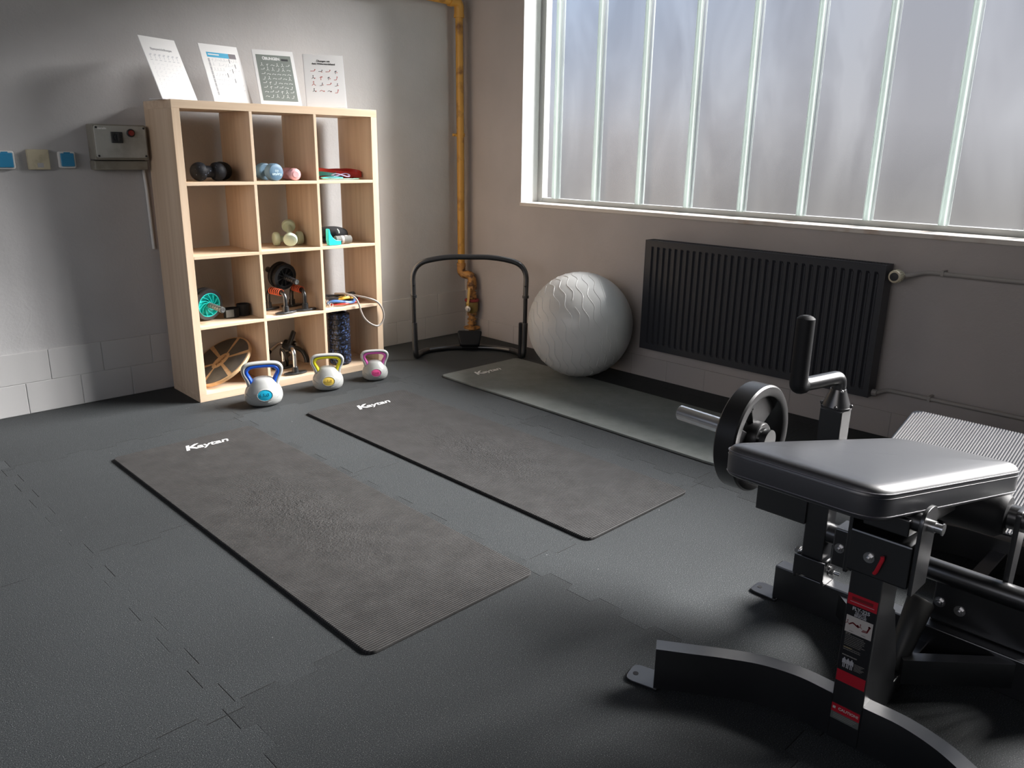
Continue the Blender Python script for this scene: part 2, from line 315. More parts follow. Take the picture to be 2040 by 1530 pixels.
def ring(bm, c, a, b, ra, rb, n):
    return [bm.verts.new(c + a * (math.cos(2 * PI * i / n) * ra) + b * (math.sin(2 * PI * i / n) * rb)) for i in range(n)]
def bridge(bm, A, B, smooth=True, mi=0):
    n = len(A)
    for i in range(n):
        f = bm.faces.new((A[i], A[(i + 1) % n], B[(i + 1) % n], B[i])); f.smooth = smooth; f.material_index = mi
def cap(bm, R, flip=False, mi=0):
    f = bm.faces.new(list(reversed(R)) if flip else R); f.material_index = mi
def tube(bm, pts, r, n=12, closed=False, rb=None, up=None, caps=True):
    """sweep a round (or elliptic r x rb) section along pts; r may be a list"""
    P = [Vector(p) for p in pts]; N = len(P)
    T = []
    for i in range(N):
        a = P[(i - 1) % N] if (closed or i > 0) else P[i]; b = P[(i + 1) % N] if (closed or i < N - 1) else P[i]
        t = (b - a); T.append(t.normalized() if t.length > 1e-9 else Vector((0, 0, 1)))
    u = Vector(up) if up is not None else (Vector((0, 0, 1)) if abs(T[0].z) < 0.9 else Vector((1, 0, 0)))
    if isinstance(r, (list, tuple)): r = list(r) + [r[-1]] * (N - len(r))
    if isinstance(rb, (list, tuple)): rb = list(rb) + [rb[-1]] * (N - len(rb))
    rings = []
    nrm = (u - T[0] * u.dot(T[0])).normalized()
    for i in range(N):
        if up is not None: nrm = (Vector(up) - T[i] * Vector(up).dot(T[i])).normalized()
        else: nrm = (nrm - T[i] * nrm.dot(T[i])).normalized()
        bn = T[i].cross(nrm).normalized()
        ri = r[i] if isinstance(r, (list, tuple)) else r
        rbi = ri if rb is None else (rb[i] if isinstance(rb, (list, tuple)) else rb)
        rings.append(ring(bm, P[i], nrm, bn, ri, rbi, n))
    for i in range(N - 1): bridge(bm, rings[i + 1], rings[i])
    if closed: bridge(bm, rings[0], rings[-1])
    elif caps: cap(bm, rings[0]); cap(bm, rings[-1], True)
    return rings
def cyl(bm, a, b, r, n=20, r2=None): return tube(bm, [a, b], [r, r if r2 is None else r2], n)
def rect_sweep(bm, pts, w, h, up=(0, 0, 1), closed=False):
    """rectangular section: w across, h along up"""
    P = [Vector(p) for p in pts]; N = len(P); U = Vector(up); rs = []
    for i in range(N):
        if closed: a, b = P[(i - 1) % N], P[(i + 1) % N]
        else: a, b = P[max(i - 1, 0)], P[min(i + 1, N - 1)]
        t = (b - a).normalized(); u2 = (U - t * U.dot(t)).normalized(); s = t.cross(u2).normalized()
        k = 1.0
        if not closed and 0 < i < N - 1:
            d1 = (P[i] - P[i - 1]).normalized(); k = 1 / max(0.5, d1.dot(t))
        rs.append([bm.verts.new(P[i] + s * (sx_ * w / 2 * k) + u2 * (uz * h / 2)) for sx_, uz in ((-1, -1), (1, -1), (1, 1), (-1, 1))])
    for i in range(N - 1): bridge(bm, rs[i], rs[i + 1], False)
    if closed: bridge(bm, rs[-1], rs[0], False)
    else: cap(bm, rs[0], True); cap(bm, rs[-1])
def smooth_path(pts, k=6, closed=False):
    P = [Vector(p) for p in pts]; N = len(P); out = []
    rng = range(N) if closed else range(N - 1)
    for i in rng:
        p0 = P[(i - 1) % N] if (closed or i > 0) else P[0]; p1 = P[i]; p2 = P[(i + 1) % N]; p3 = P[(i + 2) % N] if (closed or i < N - 2) else P[-1]
        for j in range(k):
            t = j / k; t2 = t * t; t3 = t2 * t
            out.append(0.5 * ((2 * p1) + (p2 - p0) * t + (2 * p0 - 5 * p1 + 4 * p2 - p3) * t2 + (3 * p1 - p0 - 3 * p2 + p3) * t3))
    if not closed: out.append(P[-1])
    return out
def fillet(pts, r, k=6):
    """polyline with rounded corners"""
    P = [Vector(p) for p in pts]; out = [P[0]]
    for i in range(1, len(P) - 1):
        a = (P[i - 1] - P[i]); b = (P[i + 1] - P[i]); ri = min(r, a.length * 0.49, b.length * 0.49)
        s = P[i] + a.normalized() * ri; e_ = P[i] + b.normalized() * ri
        for j in range(k + 1):
            t = j / k; out.append(s * (1 - t) ** 2 + P[i] * 2 * t * (1 - t) + e_ * t * t)
    out.append(P[-1]); return out
def lathe(bm, prof, n=32, M=None, caps=True, sy=1.0):
    rs = []
    vs = []
    for r, z in prof:
        R = [bm.verts.new((r * math.cos(2 * PI * i / n), r * sy * math.sin(2 * PI * i / n), z)) for i in range(n)]
        rs.append(R); vs += R
    for i in range(len(rs) - 1): bridge(bm, rs[i], rs[i + 1])
    if caps: cap(bm, rs[0], True); cap(bm, rs[-1])
    if M is not None: xf(vs, M)
    return vs
def round_poly(pts, r, k=5):
    P = [Vector((p[0], p[1])) for p in pts]; out = []; N = len(P)
    for i in range(N):
        a = P[i - 1] - P[i]; b = P[(i + 1) % N] - P[i]; ri = r[i] if isinstance(r, (list, tuple)) else r
        s = P[i] + a.normalized() * ri; e_ = P[i] + b.normalized() * ri
        for j in range(k + 1):
            t = j / k; out.append(s * (1 - t) ** 2 + P[i] * 2 * t * (1 - t) + e_ * t * t)
    return out
def inset(P, d):
    N = len(P); out = []
    area = sum(P[i].x * P[(i + 1) % N].y - P[(i + 1) % N].x * P[i].y for i in range(N)); sg = 1 if area > 0 else -1
    for i in range(N):
        a = P[(i + 1) % N] - P[i - 1]
        if a.length < 1e-9: a = P[(i + 1) % N] - P[i]
        nrm = Vector((-a.y, a.x)).normalized() * sg
        out.append(P[i] + nrm * d)
    return out
def slab(bm, poly, z0, z1, bev=0.0, M=None, segs=3, smooth=False, mi=0):
    """extrude a 2D outline between z0 and z1 with rounded edges"""
    P = [Vector((p[0], p[1])) for p in poly]
    N = len(P); area = sum(P[i].x * P[(i + 1) % N].y - P[(i + 1) % N].x * P[i].y for i in range(N))
    if area < 0: P.reverse()
    lv = []
    if bev > 0:
        for j in range(segs + 1):
            a = PI / 2 * j / segs; lv.append((bev * (1 - math.sin(a)), z0 + bev * (1 - math.cos(a))))
        for j in range(segs + 1):
            a = PI / 2 * (1 - j / segs); lv.append((bev * (1 - math.sin(a)), z1 - bev * (1 - math.cos(a))))
    else: lv = [(0, z0), (0, z1)]
    rs = []; vs = []
    for d, z in lv:
        Q = inset(P, d) if d > 1e-7 else P
        R = [bm.verts.new((q.x, q.y, z)) for q in Q]; rs.append(R); vs += R
    for i in range(len(rs) - 1): bridge(bm, rs[i], rs[i + 1], bev > 0 or smooth, mi)
    cap(bm, rs[0], True, mi); cap(bm, rs[-1], False, mi)
    if M is not None: xf(vs, M)
    return vs
def ball(bm, c, r, n=24, M=None, s=(1, 1, 1)):
    g = bmesh.ops.create_uvsphere(bm, u_segments=n, v_segments=n // 2, radius=r)
    for v in g['verts']: v.co = Vector((v.co.x * s[0] + c[0], v.co.y * s[1] + c[1], v.co.z * s[2] + c[2]))
    for f in {f for v in g['verts'] for f in v.link_faces}: f.smooth = True
    if M is not None: xf(g['verts'], M)
    return g['verts']
def text(bm, s, size, M, ext=0.0003, off=0.0, shear=0.0, align='CENTER', space=1.0):
    cu = bpy.data.curves.new('t', 'FONT'); cu.body = s; cu.size = size; cu.extrude = ext; cu.offset = off; cu.shear = shear
    cu.align_x = align; cu.align_y = 'CENTER'; cu.resolution_u = 3; cu.space_character = space
    o = bpy.data.objects.new('t', cu); me = bpy.data.meshes.new_from_object(o)
    me.transform(M); bm.from_mesh(me)
    bpy.data.objects.remove(o); bpy.data.curves.remove(cu); bpy.data.meshes.remove(me)
def frame(o, X, Y):
    """matrix whose x,y axes are X,Y at origin o"""
    X = Vector(X).normalized(); Y = Vector(Y); Y = (Y - X * Y.dot(X)).normalized(); Z = X.cross(Y)
    M = Matrix((X, Y, Z)).transposed().to_4x4(); M.translation = Vector(o); return M
def flat(bm, x0, x1, y0, y1, M, t=0.0004): box(bm, x0, x1, y0, y1, 0, t, M)

def rootof(o):
    while o.parent: o = o.parent
    return o
def obj(name, bm, m, parent=None, world=True, label=None):
    me = bpy.data.meshes.new(name)
    if parent is not None and world:
        r = rootof(parent); Mi = (Matrix.Translation(r.location) @ r.rotation_euler.to_matrix().to_4x4()).inverted()
        bm.transform(Mi)
    bmesh.ops.recalc_face_normals(bm, faces=bm.faces)
    for e_ in bm.edges:
        if len(e_.link_faces) == 2 and e_.calc_face_angle(0) > 0.68: e_.smooth = False
    bm.to_mesh(me); bm.free()
    for mm in (m if isinstance(m, (list, tuple)) else [m]): me.materials.append(mm)
    o = bpy.data.objects.new(name, me); C.objects.link(o)
    if parent is not None: o.parent = parent
    if label: o['label'] = label
    return o
def tag(o, label, cat, group=None):
    o['label'] = label; o['category'] = cat
    if group: o['group'] = group
    return o
def thing(name, label, cat, loc=(0, 0, 0), rz=0.0, group=None):
    o = bpy.data.objects.new(name, None); C.objects.link(o); o.empty_display_size = 0.05
    o.location = loc; o.rotation_euler = (0, 0, rz)
    return tag(o, label, cat, group)
def struct(name, bm, m):
    o = obj(name, bm, m); o['kind'] = 'structure'; return o
def dup(root, loc, rot, label, group=None):
    r = root.copy(); C.objects.link(r); r.location = loc; r.rotation_euler = rot; r['label'] = label
    if group: r['group'] = group
    for ch in list(root.children):
        c = ch.copy(); C.objects.link(c); c.parent = r
        for g in list(ch.children):
            d = g.copy(); C.objects.link(d); d.parent = c
    return r
V = Vector

# ------------------------------------------------------------------ room
RX, RY, RZ_ = -6.4, -6.8, 3.1
b = BM(); box(b, RX, 0, RY, 0, -0.05, 0); struct('floor', b, FLOOR)
b = BM(); box(b, RX, 0.25, RY, 0.25, RZ_, RZ_ + 0.1); struct('ceiling', b, W_WHITE)
b = BM(); box(b, RX - 0.2, 0.0, 0, 0.25, -0.05, RZ_); struct('wall_left', b, W_LEFT)
b = BM(); box(b, RX - 0.2, RX, RY, 0, -0.05, 1.3); box(b, RX - 0.2, RX, RY, 0, 2.7, RZ_); box(b, RX - 0.2, RX, RY, -5.8, 1.3, 2.7); box(b, RX - 0.2, RX, -1.0, 0, 1.3, 2.7); struct('wall_back', b, W_WHITE)  # opening left in the wall for the added fill lamp
b = BM(); box(b, RX - 0.2, 0.25, RY - 0.2, RY, -0.05, RZ_); struct('wall_front', b, W_WHITE)
WY0, WY1, WZ0, WZ1 = -5.6, -0.55, 0.946, 2.8
b = BM()
box(b, 0, 0.25, RY, 0.25, -0.05, WZ0 - 0.02); box(b, 0, 0.25, RY, 0.25, WZ1, RZ_)
box(b, 0, 0.25, WY1, 0.25, WZ0 - 0.02, WZ1); box(b, 0, 0.25, RY, WY0, WZ0 - 0.02, WZ1)
struct('wall_right', b, W_RIGHT)
# plaster reveal and sill of the window
b = BM(); box(b, -0.001, 0.165, WY1 - 0.004, WY1 + 0.0, WZ0, WZ1); box(b, -0.001, 0.165, WY0, WY0 + 0.004, WZ0, WZ1); struct('trim_1', b, mat('white_reveal_paint', (0.70, 0.71, 0.71), 0.6, bump=(40, 0.3, 0.002)))
b = BM(); box(b, -0.012, 0.25, WY0, WY1, WZ0 - 0.022, WZ0, bev=0.003); struct('trim_2', b, SILL_M)
# plinth tiles, painted over: two rows on the left wall, one on the window wall
b = BM(); box(b, RX, 0, -0.0085, 0, 0, 0.303)
for row, (z0, z1, off) in enumerate(((0.0, 0.153, -0.115), (0.153, 0.305, 0.0))):
    x = -0.01 + off
    first = True
    while x > RX:
        x1 = x if not first else -0.001
        xa = (x if first else x) - 0.245
        box(b, max(xa + 0.002, RX), (x1 - 0.002), -0.011, 0.0, z0 + 0.0015, z1 - 0.0015, bev=0.0015)
        x = xa; first = False
struct('baseboard_left', b, TILE_P)
b = BM(); box(b, -0.0065, 0, RY, 0, 0, 0.121); y = -0.0 - 0.012
while y > RY:
    box(b, -0.009, 0, max(y - 0.248, RY), y - 0.002, 0.0, 0.122, bev=0.0015); y -= 0.25
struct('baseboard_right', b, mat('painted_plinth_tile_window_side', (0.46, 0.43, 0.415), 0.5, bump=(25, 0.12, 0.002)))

# window: profile-glass channels standing side by side in a metal frame
win = bpy.data.objects.new('window_1', None); C.objects.link(win); win['kind'] = 'structure'
b = BM()
box(b, 0.150, 0.200, WY1 - 0.045, WY1 - 0.004, WZ0, WZ1, bev=0.003); box(b, 0.150, 0.200, WY0, WY0 + 0.045, WZ0, WZ1, bev=0.003)
box(b, 0.155, 0.200, WY0, WY1, WZ0, WZ0 + 0.028, bev=0.003); box(b, 0.155, 0.200, WY0, WY1, WZ1 - 0.04, WZ1, bev=0.003)
obj('window_frame', b, FRAME_AL, win)
ys = [-0.597, -0.715] + [-1.045 - 0.334 * i for i in range(14)]
ys = [y for y in ys if y > WY0 + 0.1] + [WY0 + 0.045]
for i in range(len(ys) - 1):
    a, c = ys[i], ys[i + 1]
    b = BM(); box(b, 0.180, 0.186, c + 0.004, a - 0.004, WZ0 + 0.028, WZ1 - 0.04)
    b.faces.ensure_lookup_table()
    for f in b.faces:
        f.normal_update()
        if f.normal.x < -0.9: f.material_index = 1
    obj('pane', b, [GLASS_OUT, GLASS_IN], win)
    if i > 0:
        b = BM()
        for dy in (-0.016, 0.004): box(b, 0.138, 0.180, a + dy, a + dy + 0.010, WZ0 + 0.028, WZ1 - 0.04, bev=0.002)
        box(b, 0.128, 0.140, a - 0.0175, a + 0.0155, WZ0 + 0.028, WZ1 - 0.04, bev=0.002)
        obj('glass_flange', b, GLASS_RIB, win)

# ------------------------------------------------------------------ cube shelf
SH = thing('cube_shelf', 'tall pale oak open cube shelf with twelve compartments against the grey wall', 'shelf', (-2.1389, -0.386, 0), math.radians(-1.2))
SW, SD, SHH, TT, TS = 1.13, 0.345, 1.47, 0.038, 0.016
CW = (SW - 2 * TT - 2 * TS) / 3; CH = (SHH - 2 * TT - 3 * TS) / 4
def shp(name, x0, x1, z0, z1, m):
    b = BM(); box(b, x0, x1, 0, SD, z0, z1, bev=0.0012); return obj(name, b, m, SH, world=False)
shp('top_panel', 0, SW, SHH - TT, SHH, WOOD_X); shp('bottom_panel', 0, SW, 0, TT, WOOD_X)
shp('side_panel', 0, TT, TT, SHH - TT, WOOD_Z); shp('side_panel', SW - TT, SW, TT, SHH - TT, WOOD_Z)
for k in range(3):
    z = TT + (k + 1) * CH + k * TS; shp('shelf_board', TT, SW - TT, z, z + TS, WOOD_X)
for k in range(4):
    z = TT + k * (CH + TS)
    for j in range(2):
        x = TT + (j + 1) * CW + j * TS; shp('divider', x, x + TS, z, z + CH, WOOD_Z)
Z4, Z3, Z2, Z1 = TT, TT + CH + TS, TT + 2 * (CH + TS), TT + 3 * (CH + TS)   # standing heights, bottom row to top row
Z4 += 0.001; Z3 += 0.001; Z2 += 0.001; Z1 += 0.001

# ------------------------------------------------------------------ exercise sheets in slanted holders on top of the shelf
def figure(bm, M, x, y, s, kind, t=0.0003):
    """a tiny stick figure lying, sitting or standing"""
    segs = {0: [(-.5, 0, .3, .05), (.3, .05, .5, .3)], 1: [(-.4, -.3, 0, .1), (0, .1, .4, -.3), (0, .1, 0, .5)], 2: [(0, -.5, 0, .4), (-.25, .1, .25, .2)],
            3: [(-.5, -.1, -.1, .2), (-.1, .2, .5, -.1)], 4: [(-.45, -.35, .1, -.3), (.1, -.3, .3, .3)]}[kind % 5]
    for x0, y0, x1, y1 in segs:
        a = V((x + x0 * s, y + y0 * s, 0)); c = V((x + x1 * s, y + y1 * s, 0)); d = (c - a).normalized(); p = V((-d.y, d.x, 0)) * s * 0.055
        vs = [bm.verts.new(M @ (q + V((0, 0, t)))) for q in (a - p, c - p, c + p, a + p)]; bm.faces.new(vs)
    vs = [bm.verts.new(M @ V((x + (segs[-1][2]) * s + math.cos(2 * PI * i / 7) * s * .13, y + segs[-1][3] * s + .1 * s + math.sin(2 * PI * i / 7) * s * .13, t))) for i in range(7)]; bm.faces.new(vs)
def sign(label, xc, yc, yaw, lean, design):
    t = thing('sheet_holder', label, 'sign', (xc, yc, SHH + 0.001), yaw, 'exercise sheets on top of the shelf')
    up = V((0, math.sin(lean), math.cos(lean)))
    o = V((0, 0, 0.004))
    M = frame(o, (1, 0, 0), up)      # +z of the sheet points to the viewer
    b = BM(); box(b, -0.107, 0.107, 0, 0.299, -0.0030, -0.0008, M); obj('back_panel', b, ACRYL, t, world=False)
    b = BM(); box(b, -0.107, 0.107, -0.002, 0.085, -0.001, 0.0025, bev=0.0008); obj('base', b, ACRYL, t, world=False)
    b = BM(); box(b, -0.105, 0.105, 0.001, 0.298, -0.0008, 0.0, M); obj('paper_sheet', b, PAPER, t, world=False)
    def pr(name, m, fn):
        b = BM(); fn(b); o_ = obj(name, b, m, t, world=False); return o_
    F = lambda bb, x0, x1, y0, y1, h=0.0003: flat(bb, x0, x1, y0, y1, M, h)
    T = lambda bb, s, size, x, y, **k: text(bb, s, size, M @ Matrix.Translation((x, y, 0.0004)), **k)
    if design == 1:
        pr('printed_title', INK_G, lambda bb: T(bb, 'Eigengewichtübungen', 0.0145, 0, 0.240, off=0.0003))
        def g(bb):
            for i in range(7): figure(bb, M, -0.078 + i * 0.026, 0.205, 0.026, 2); F(bb, -0.085 + i * 0.026, -0.071 + i * 0.026, 0.184, 0.187)
        pr('printed_figures', INK_P, g)
        def g2(bb):
            rr = random.Random(3)
            for i in range(7):
                for j in range(8): figure(bb, M, -0.078 + i * 0.026, 0.165 - j * 0.019, 0.014, rr.randrange(5))
        pr('printed_table', mat('very_pale_ink', (0.72, 0.73, 0.75), 0.6), g2)
    if design == 2:
        pr('blue_banner', INK_B, lambda bb: F(bb, -0.075, 0.045, 0.232, 0.257)); pr('grey_banner', mat('slate_print', (0.20, 0.18, 0.20), 0.6), lambda bb: F(bb, 0.045, 0.085, 0.232, 0.257))
        pr('banner_lettering', INK_W, lambda bb: F(bb, -0.068, -0.008, 0.243, 0.249, 0.0006))
        def g(bb):
            for j in range(9): F(bb, -0.075, -0.066, 0.036 + j * 0.0212, 0.0555 + j * 0.0212)
        pr('side_column', INK_G, g)
        for x, y in ((0.040, 0.212), (0.066, 0.186), (0.044, 0.160), (0.010, 0.136), (0.044, 0.110)): pr('row_bar', INK, lambda bb: F(bb, x, x + 0.003, y - 0.004, y + 0.018))
        def g(bb):
            rr = random.Random(5)
            for j in range(7):
                for i in range(9):
                    if rr.random() < 0.9: figure(bb, M, -0.052 + i * 0.0165, 0.218 - j * 0.0255, 0.015, rr.randrange(5))
        pr('printed_figures', INK_P, g)
    if design == 3:
        pr('green_grey_print', SHEET_G, lambda bb: F(bb, -0.090, 0.090, 0.020, 0.272))
        pr('printed_title', INK_W, lambda bb: T(bb, 'ÜBUNGEN', 0.0200, -0.014, 0.251, off=0.0011, space=0.9))
        pr('title_box', INK, lambda bb: F(bb, 0.038, 0.074, 0.243, 0.254, 0.0006))
        def g(bb):
            rr = random.Random(8)
            for j in range(8):
                for i in range(6):
                    figure(bb, M, -0.066 + i * 0.0265, 0.215 - j * 0.0245, 0.018, rr.randrange(5), 0.0006)
        pr('printed_figures', INK_W, g)
    if design == 4:
        pr('printed_title', INK, lambda bb: (T(bb, 'Übungen mit', 0.0135, 0, 0.262, off=0.0003), T(bb, 'dem Widerstandsband', 0.0135, 0, 0.246, off=0.0003)))
        rr = random.Random(2); A = []; B_ = []
        for j in range(4):
            for i in range(4): (A if (i + j) % 2 else B_).append((-0.060 + i * 0.040, 0.202 - j * 0.037, rr.randrange(5)))
        def g(bb):
            for x, y, k in A: figure(bb, M, x, y, 0.020, k)
        pr('printed_figures', INK, g)
        def g(bb):
            for x, y, k in B_: figure(bb, M, x, y, 0.024, k)
            for x, y, k in A: F(bb, x + 0.004, x + 0.012, y - 0.003, y + 0.0)
        pr('printed_figures_red', INK_R, g)
sign('white exercise sheet with a row of pale grey figures, leftmost on the shelf top', -2.058, -0.3093, 0.36, 0.403, 1)
sign('white exercise sheet with blue banner, standing second from left on the shelf', -1.765, -0.2577, 0.096, 0.384, 2)
sign('exercise sheet with grey green print headed ÜBUNGEN on top of the shelf', -1.532, -0.3146, -0.236, 0.42, 3)
sign('white exercise sheet with small red and black figures, rightmost on the shelf top', -1.272, -0.3306, -0.46, 0.41, 4)

# ------------------------------------------------------------------ dumbbells
def dumbbell(label, group, m, R, L, loc, d, tilt=0.0, roll=0.0, head=0.05, r=0.015, end_text=None):
    t = thing('dumbbell', label, 'dumbbell', loc, 0, group)
    M = frame((0, 0, 0), d, (0, 0, 1) if abs(V(d).normalized().z) < .9 else (1, 0, 0)) @ Matrix.Rotation(PI / 2, 4, 'Y')   # local z along d
    b = BM(); cyl(b, M @ V((0, 0, -L / 2 + head)), M @ V((0, 0, L / 2 - head)), r, 20); obj('handle', b, m, t, world=False)
    for s in (-1, 1):
        b = BM(); bv = 0.008
        pr_ = [(R - bv, 0), (R - bv * .3, bv * .3), (R, bv), (R, head - bv * 1.2), (R - bv * .5, head - bv * .35), (R - bv * 1.8, head), (R * .5, head + .001), (0.0005, head + .001)]
        lathe(b, pr_, 32, M @ Matrix.Translation((0, 0, s * (L / 2 - head))) @ (Matrix.Identity(4) if s > 0 else Matrix.Rotation(PI, 4, 'X')))
        obj('weight_head', b, m, t, world=False)
    if end_text:
        E = frame(V(d).normalized() * (L / 2 + 0.0012), V(d).cross(V((0, 0, 1))) * -1, (0, 0, 1))
        if E.col[2].xyz.dot(V(d)) < 0: E = frame(V(d).normalized() * (L / 2 + 0.0012), V(d).cross(V((0, 0, 1))), (0, 0, 1))
        b = BM()
        for s_, z, sz in end_text: text(b, s_, sz, E @ Matrix.Translation((0, z, 0)) @ Matrix.Rotation(PI, 4, 'Z'), off=0.0003)
        obj('end_lettering', b, mat('pale_blue_print', (0.55, 0.68, 0.72), 0.5), t, world=False)
    return t
dumbbell('large blue dumbbell with printed end beside the pink dumbbells, top shelf row', 'blue dumbbells', DB_BLUE, 0.0435, 0.15, (-1.632, -0.315, Z1 + 0.0437), (0.06, -1, 0), head=0.053, end_text=[('Kaytan', -0.011, 0.020), ('KG', 0.008, 0.014)])
dumbbell('blue dumbbell half hidden behind the left upright of the top middle compartment', 'blue dumbbells', DB_BLUE, 0.0430, 0.15, (-1.698, -0.150, Z1 + 0.0432), (0.0, -1, 0), head=0.053)
dumbbell('pink dumbbell pointing its bright round end out of the top middle compartment', 'pink dumbbells', DB_PINK, 0.031, 0.15, (-1.500, -0.300, Z1 + 0.0312), (-0.12, -1, 0), head=0.045, r=0.012)
dumbbell('pink dumbbell lying crosswise behind the other pink one on the top row', 'pink dumbbells', DB_PINK, 0.031, 0.15, (-1.495, -0.170, Z1 + 0.0312), (1, -0.15, 0), head=0.045, r=0.012)
dumbbell('mint green dumbbell lying crosswise underneath the other mint dumbbell', 'mint dumbbells', DB_MINT, 0.037, 0.165, (-1.496, -0.225, Z2 + 0.0375), (1, -0.18, 0), head=0.032, r=0.014)
dumbbell('mint green dumbbell resting slanted on top of the other, pale end facing out', 'mint dumbbells', DB_MINT, 0.037, 0.185, (-1.513, -0.275, Z2 + 0.0735), (-0.42, -0.83, -0.40), head=0.030, r=0.014)

# ------------------------------------------------------------------ massage balls, top left compartment
def peanut(label, loc, rz, R, gap, m):
    t = thing('peanut_massage_ball', label, 'massage ball', loc, rz, 'massage balls')
    b = BM(); pr_ = []
    n = 40; Lh = gap / 2 + R
    for i in range(n + 1):
        x = -Lh + 2 * Lh * i / n
        a = max(0, R * R - (abs(x) - gap / 2) ** 2); r = math.sqrt(a) if abs(x) > gap / 2 - R * .55 else 0
        neck = R * (0.62 + 0.25 * min(1, (abs(x) / (gap / 2)) ** 2)) if abs(x) < gap / 2 else 0
        pr_.append((max(r, neck if abs(x) < gap / 2 else 0, 0.0004), x))
    lathe(b, pr_, 36, Matrix.Rotation(PI / 2, 4, 'Y')); o = obj('ball_body', b, m, t, world=False); return t
peanut('black speckled peanut massage ball lying lengthways on the top shelf row', (-1.945, -0.290, Z1 + 0.0462), -0.06, 0.0455, 0.088, SPECK)
peanut('plain dark peanut massage ball lying behind the speckled one', (-1.822, -0.175, Z1 + 0.0462), 1.25, 0.0455, 0.084, BLACK_RB)

# ------------------------------------------------------------------ bands, top right compartment
def loop_pts(cx, cy, cz, a, c, rot=0, n=28, wob=0.0, ph=0.0, tilt=(0, 0)):
    out = []
    for i in range(n):
        t = 2 * PI * i / n; x = a * math.cos(t); y = c * math.sin(t)
        X = x * math.cos(rot) - y * math.sin(rot); Y = x * math.sin(rot) + y * math.cos(rot)
        out.append((cx + X, cy + Y, cz + wob * math.sin(2 * t + ph) + tilt[0] * X + tilt[1] * Y))
    return out
def band(label, m, pts, w, th, up=(0, 0, 1), name='resistance_band', group='flat loop bands'):
    b = BM(); rect_sweep(b, pts, th, w, up, closed=True)
    o = obj(name, b, m); tag(o, label, 'resistance band', group); return o
pts = [(-1.30, -0.20, 1.139), (-1.26, -0.235, 1.142), (-1.20, -0.27, 1.130), (-1.13, -0.30, 1.124), (-1.07, -0.315, 1.120), (-1.045, -0.305, 1.122), (-1.050, -0.27, 1.134), (-1.10, -0.24, 1.140), (-1.18, -0.225, 1.136), (-1.24, -0.20, 1.142), (-1.285, -0.175, 1.146), (-1.305, -0.18, 1.142)]
pts = [(x - 0.010, y, z) for x, y, z in pts]
band('thick red rubber loop band folded on its edge in the top right compartment', RED_B, smooth_path(pts, 5, True), 0.028, 0.005)
pts2 = [(x - 0.004, y + 0.075, z - 0.006 - (0.01 if x < -1.2 else 0)) for x, y, z in pts]
band('darker red loop band standing behind the thick red one', RED_B, smooth_path([(x, y, max(z, Z1 + 0.0205)) for x, y, z in pts2], 5, True), 0.036, 0.004, group='red loop bands')
band('pale mint loop band lying flat at the front of the top right compartment', MINT, loop_pts(-1.215, -0.345, Z1 + 0.0045, 0.110, 0.022, -0.05), 0.003, 0.012)
band('cyan loop band lying on the mint one at the front edge', CYANB, loop_pts(-1.262, -0.330, Z1 + 0.0125, 0.066, 0.022, 0.05, wob=0.002), 0.004, 0.010)
band('lilac loop band bulging up between the mint and red bands', LILAC, loop_pts(-1.195, -0.315, Z1 + 0.0235, 0.050, 0.020, -0.1, wob=0.008), 0.005, 0.013)
band('dark green loop band at the back left of the band pile', DKGREEN, loop_pts(-1.262, -0.265, Z1 + 0.029, 0.060, 0.026, -0.12, wob=0.004), 0.020, 0.004)

# ------------------------------------------------------------------ straps, second row right compartment
t = thing('ankle_weight', 'black padded ankle weight with one white stripe in the second row', 'ankle weight', (-1.235, -0.25, Z2))
b = BM()
arc = [V((-0.085, 0.02, 0.060)), V((-0.06, -0.035, 0.066)), V((-0.01, -0.055, 0.064)), V((0.05, -0.04, 0.050)), V((0.085, 0.0, 0.038)), V((0.07, 0.05, 0.034))]
tube(b, smooth_path(arc, 5), [0.024 + 0.008 * math.sin(i * PI / 25) for i in range(26)], 14, rb=[0.034 - 0.0007 * i for i in range(26)], up=(0, 0, 1)); 
bmesh.ops.translate(b, verts=b.verts, vec=(0, 0, 0.0)); obj('padded_body', b, FABRIC_B, t, world=False)
b = BM(); tube(b, [(-0.016, -0.090, 0.084), (-0.010, -0.094, 0.073), (-0.006, -0.092, 0.060)], [0.002, 0.004, 0.003], 8); obj('white_stripe', b, WHITE_PL, t, world=False)
b = BM(); tube(b, [(-0.09, 0.03, 0.03), (-0.06, -0.02, 0.02), (0.0, -0.03, 0.018), (0.06, 0.0, 0.018)], [0.017] * 4, 12); obj('fastening_strap', b, FABRIC_B, t, world=False)
t = thing('rolled_strap', 'rolled grey strap with two lighter stripes beside the ankle weight', 'strap', (-1.215, -0.345, Z2 + 0.0235))
b = BM(); cyl(b, (-0.055, 0.0, 0), (0.04, -0.008, 0), 0.0225, 24); obj('roll', b, GREY_STR, t, world=False)
b = BM()
for x in (-0.022, 0.004): cyl(b, (x, -0.003, 0), (x + 0.015, -0.0045, 0), 0.0234, 24)
obj('light_stripe', b, LIGHT_STR, t, world=False)
t = thing('turquoise_strap_handle', 'turquoise curved plastic handle at the left front of the second row right compartment', 'handle', (-1.335, -0.375, Z2 + 0.001))
b = BM(); slab(b, [V((0, 0)), V((0.075, 0)), V((0.075, 0.022)), V((0.045, 0.026)), V((0.025, 0.040)), V((0.010, 0.062)), V((0.004, 0.090)), V((-0.004, 0.088)), V((-0.006, 0.03))], -0.014, 0.014, 0.002, frame((0, 0, 0.0), (1, 0, 0), (0, 0, 1)), 2); obj('grip_shell', b, TURQ, t, world=False)
b = BM(); box(b, 0.0745, 0.080, -0.013, 0.013, 0.0, 0.022, bev=0.001); obj('dark_end_cap', b, BLACK_PL, t, world=False)

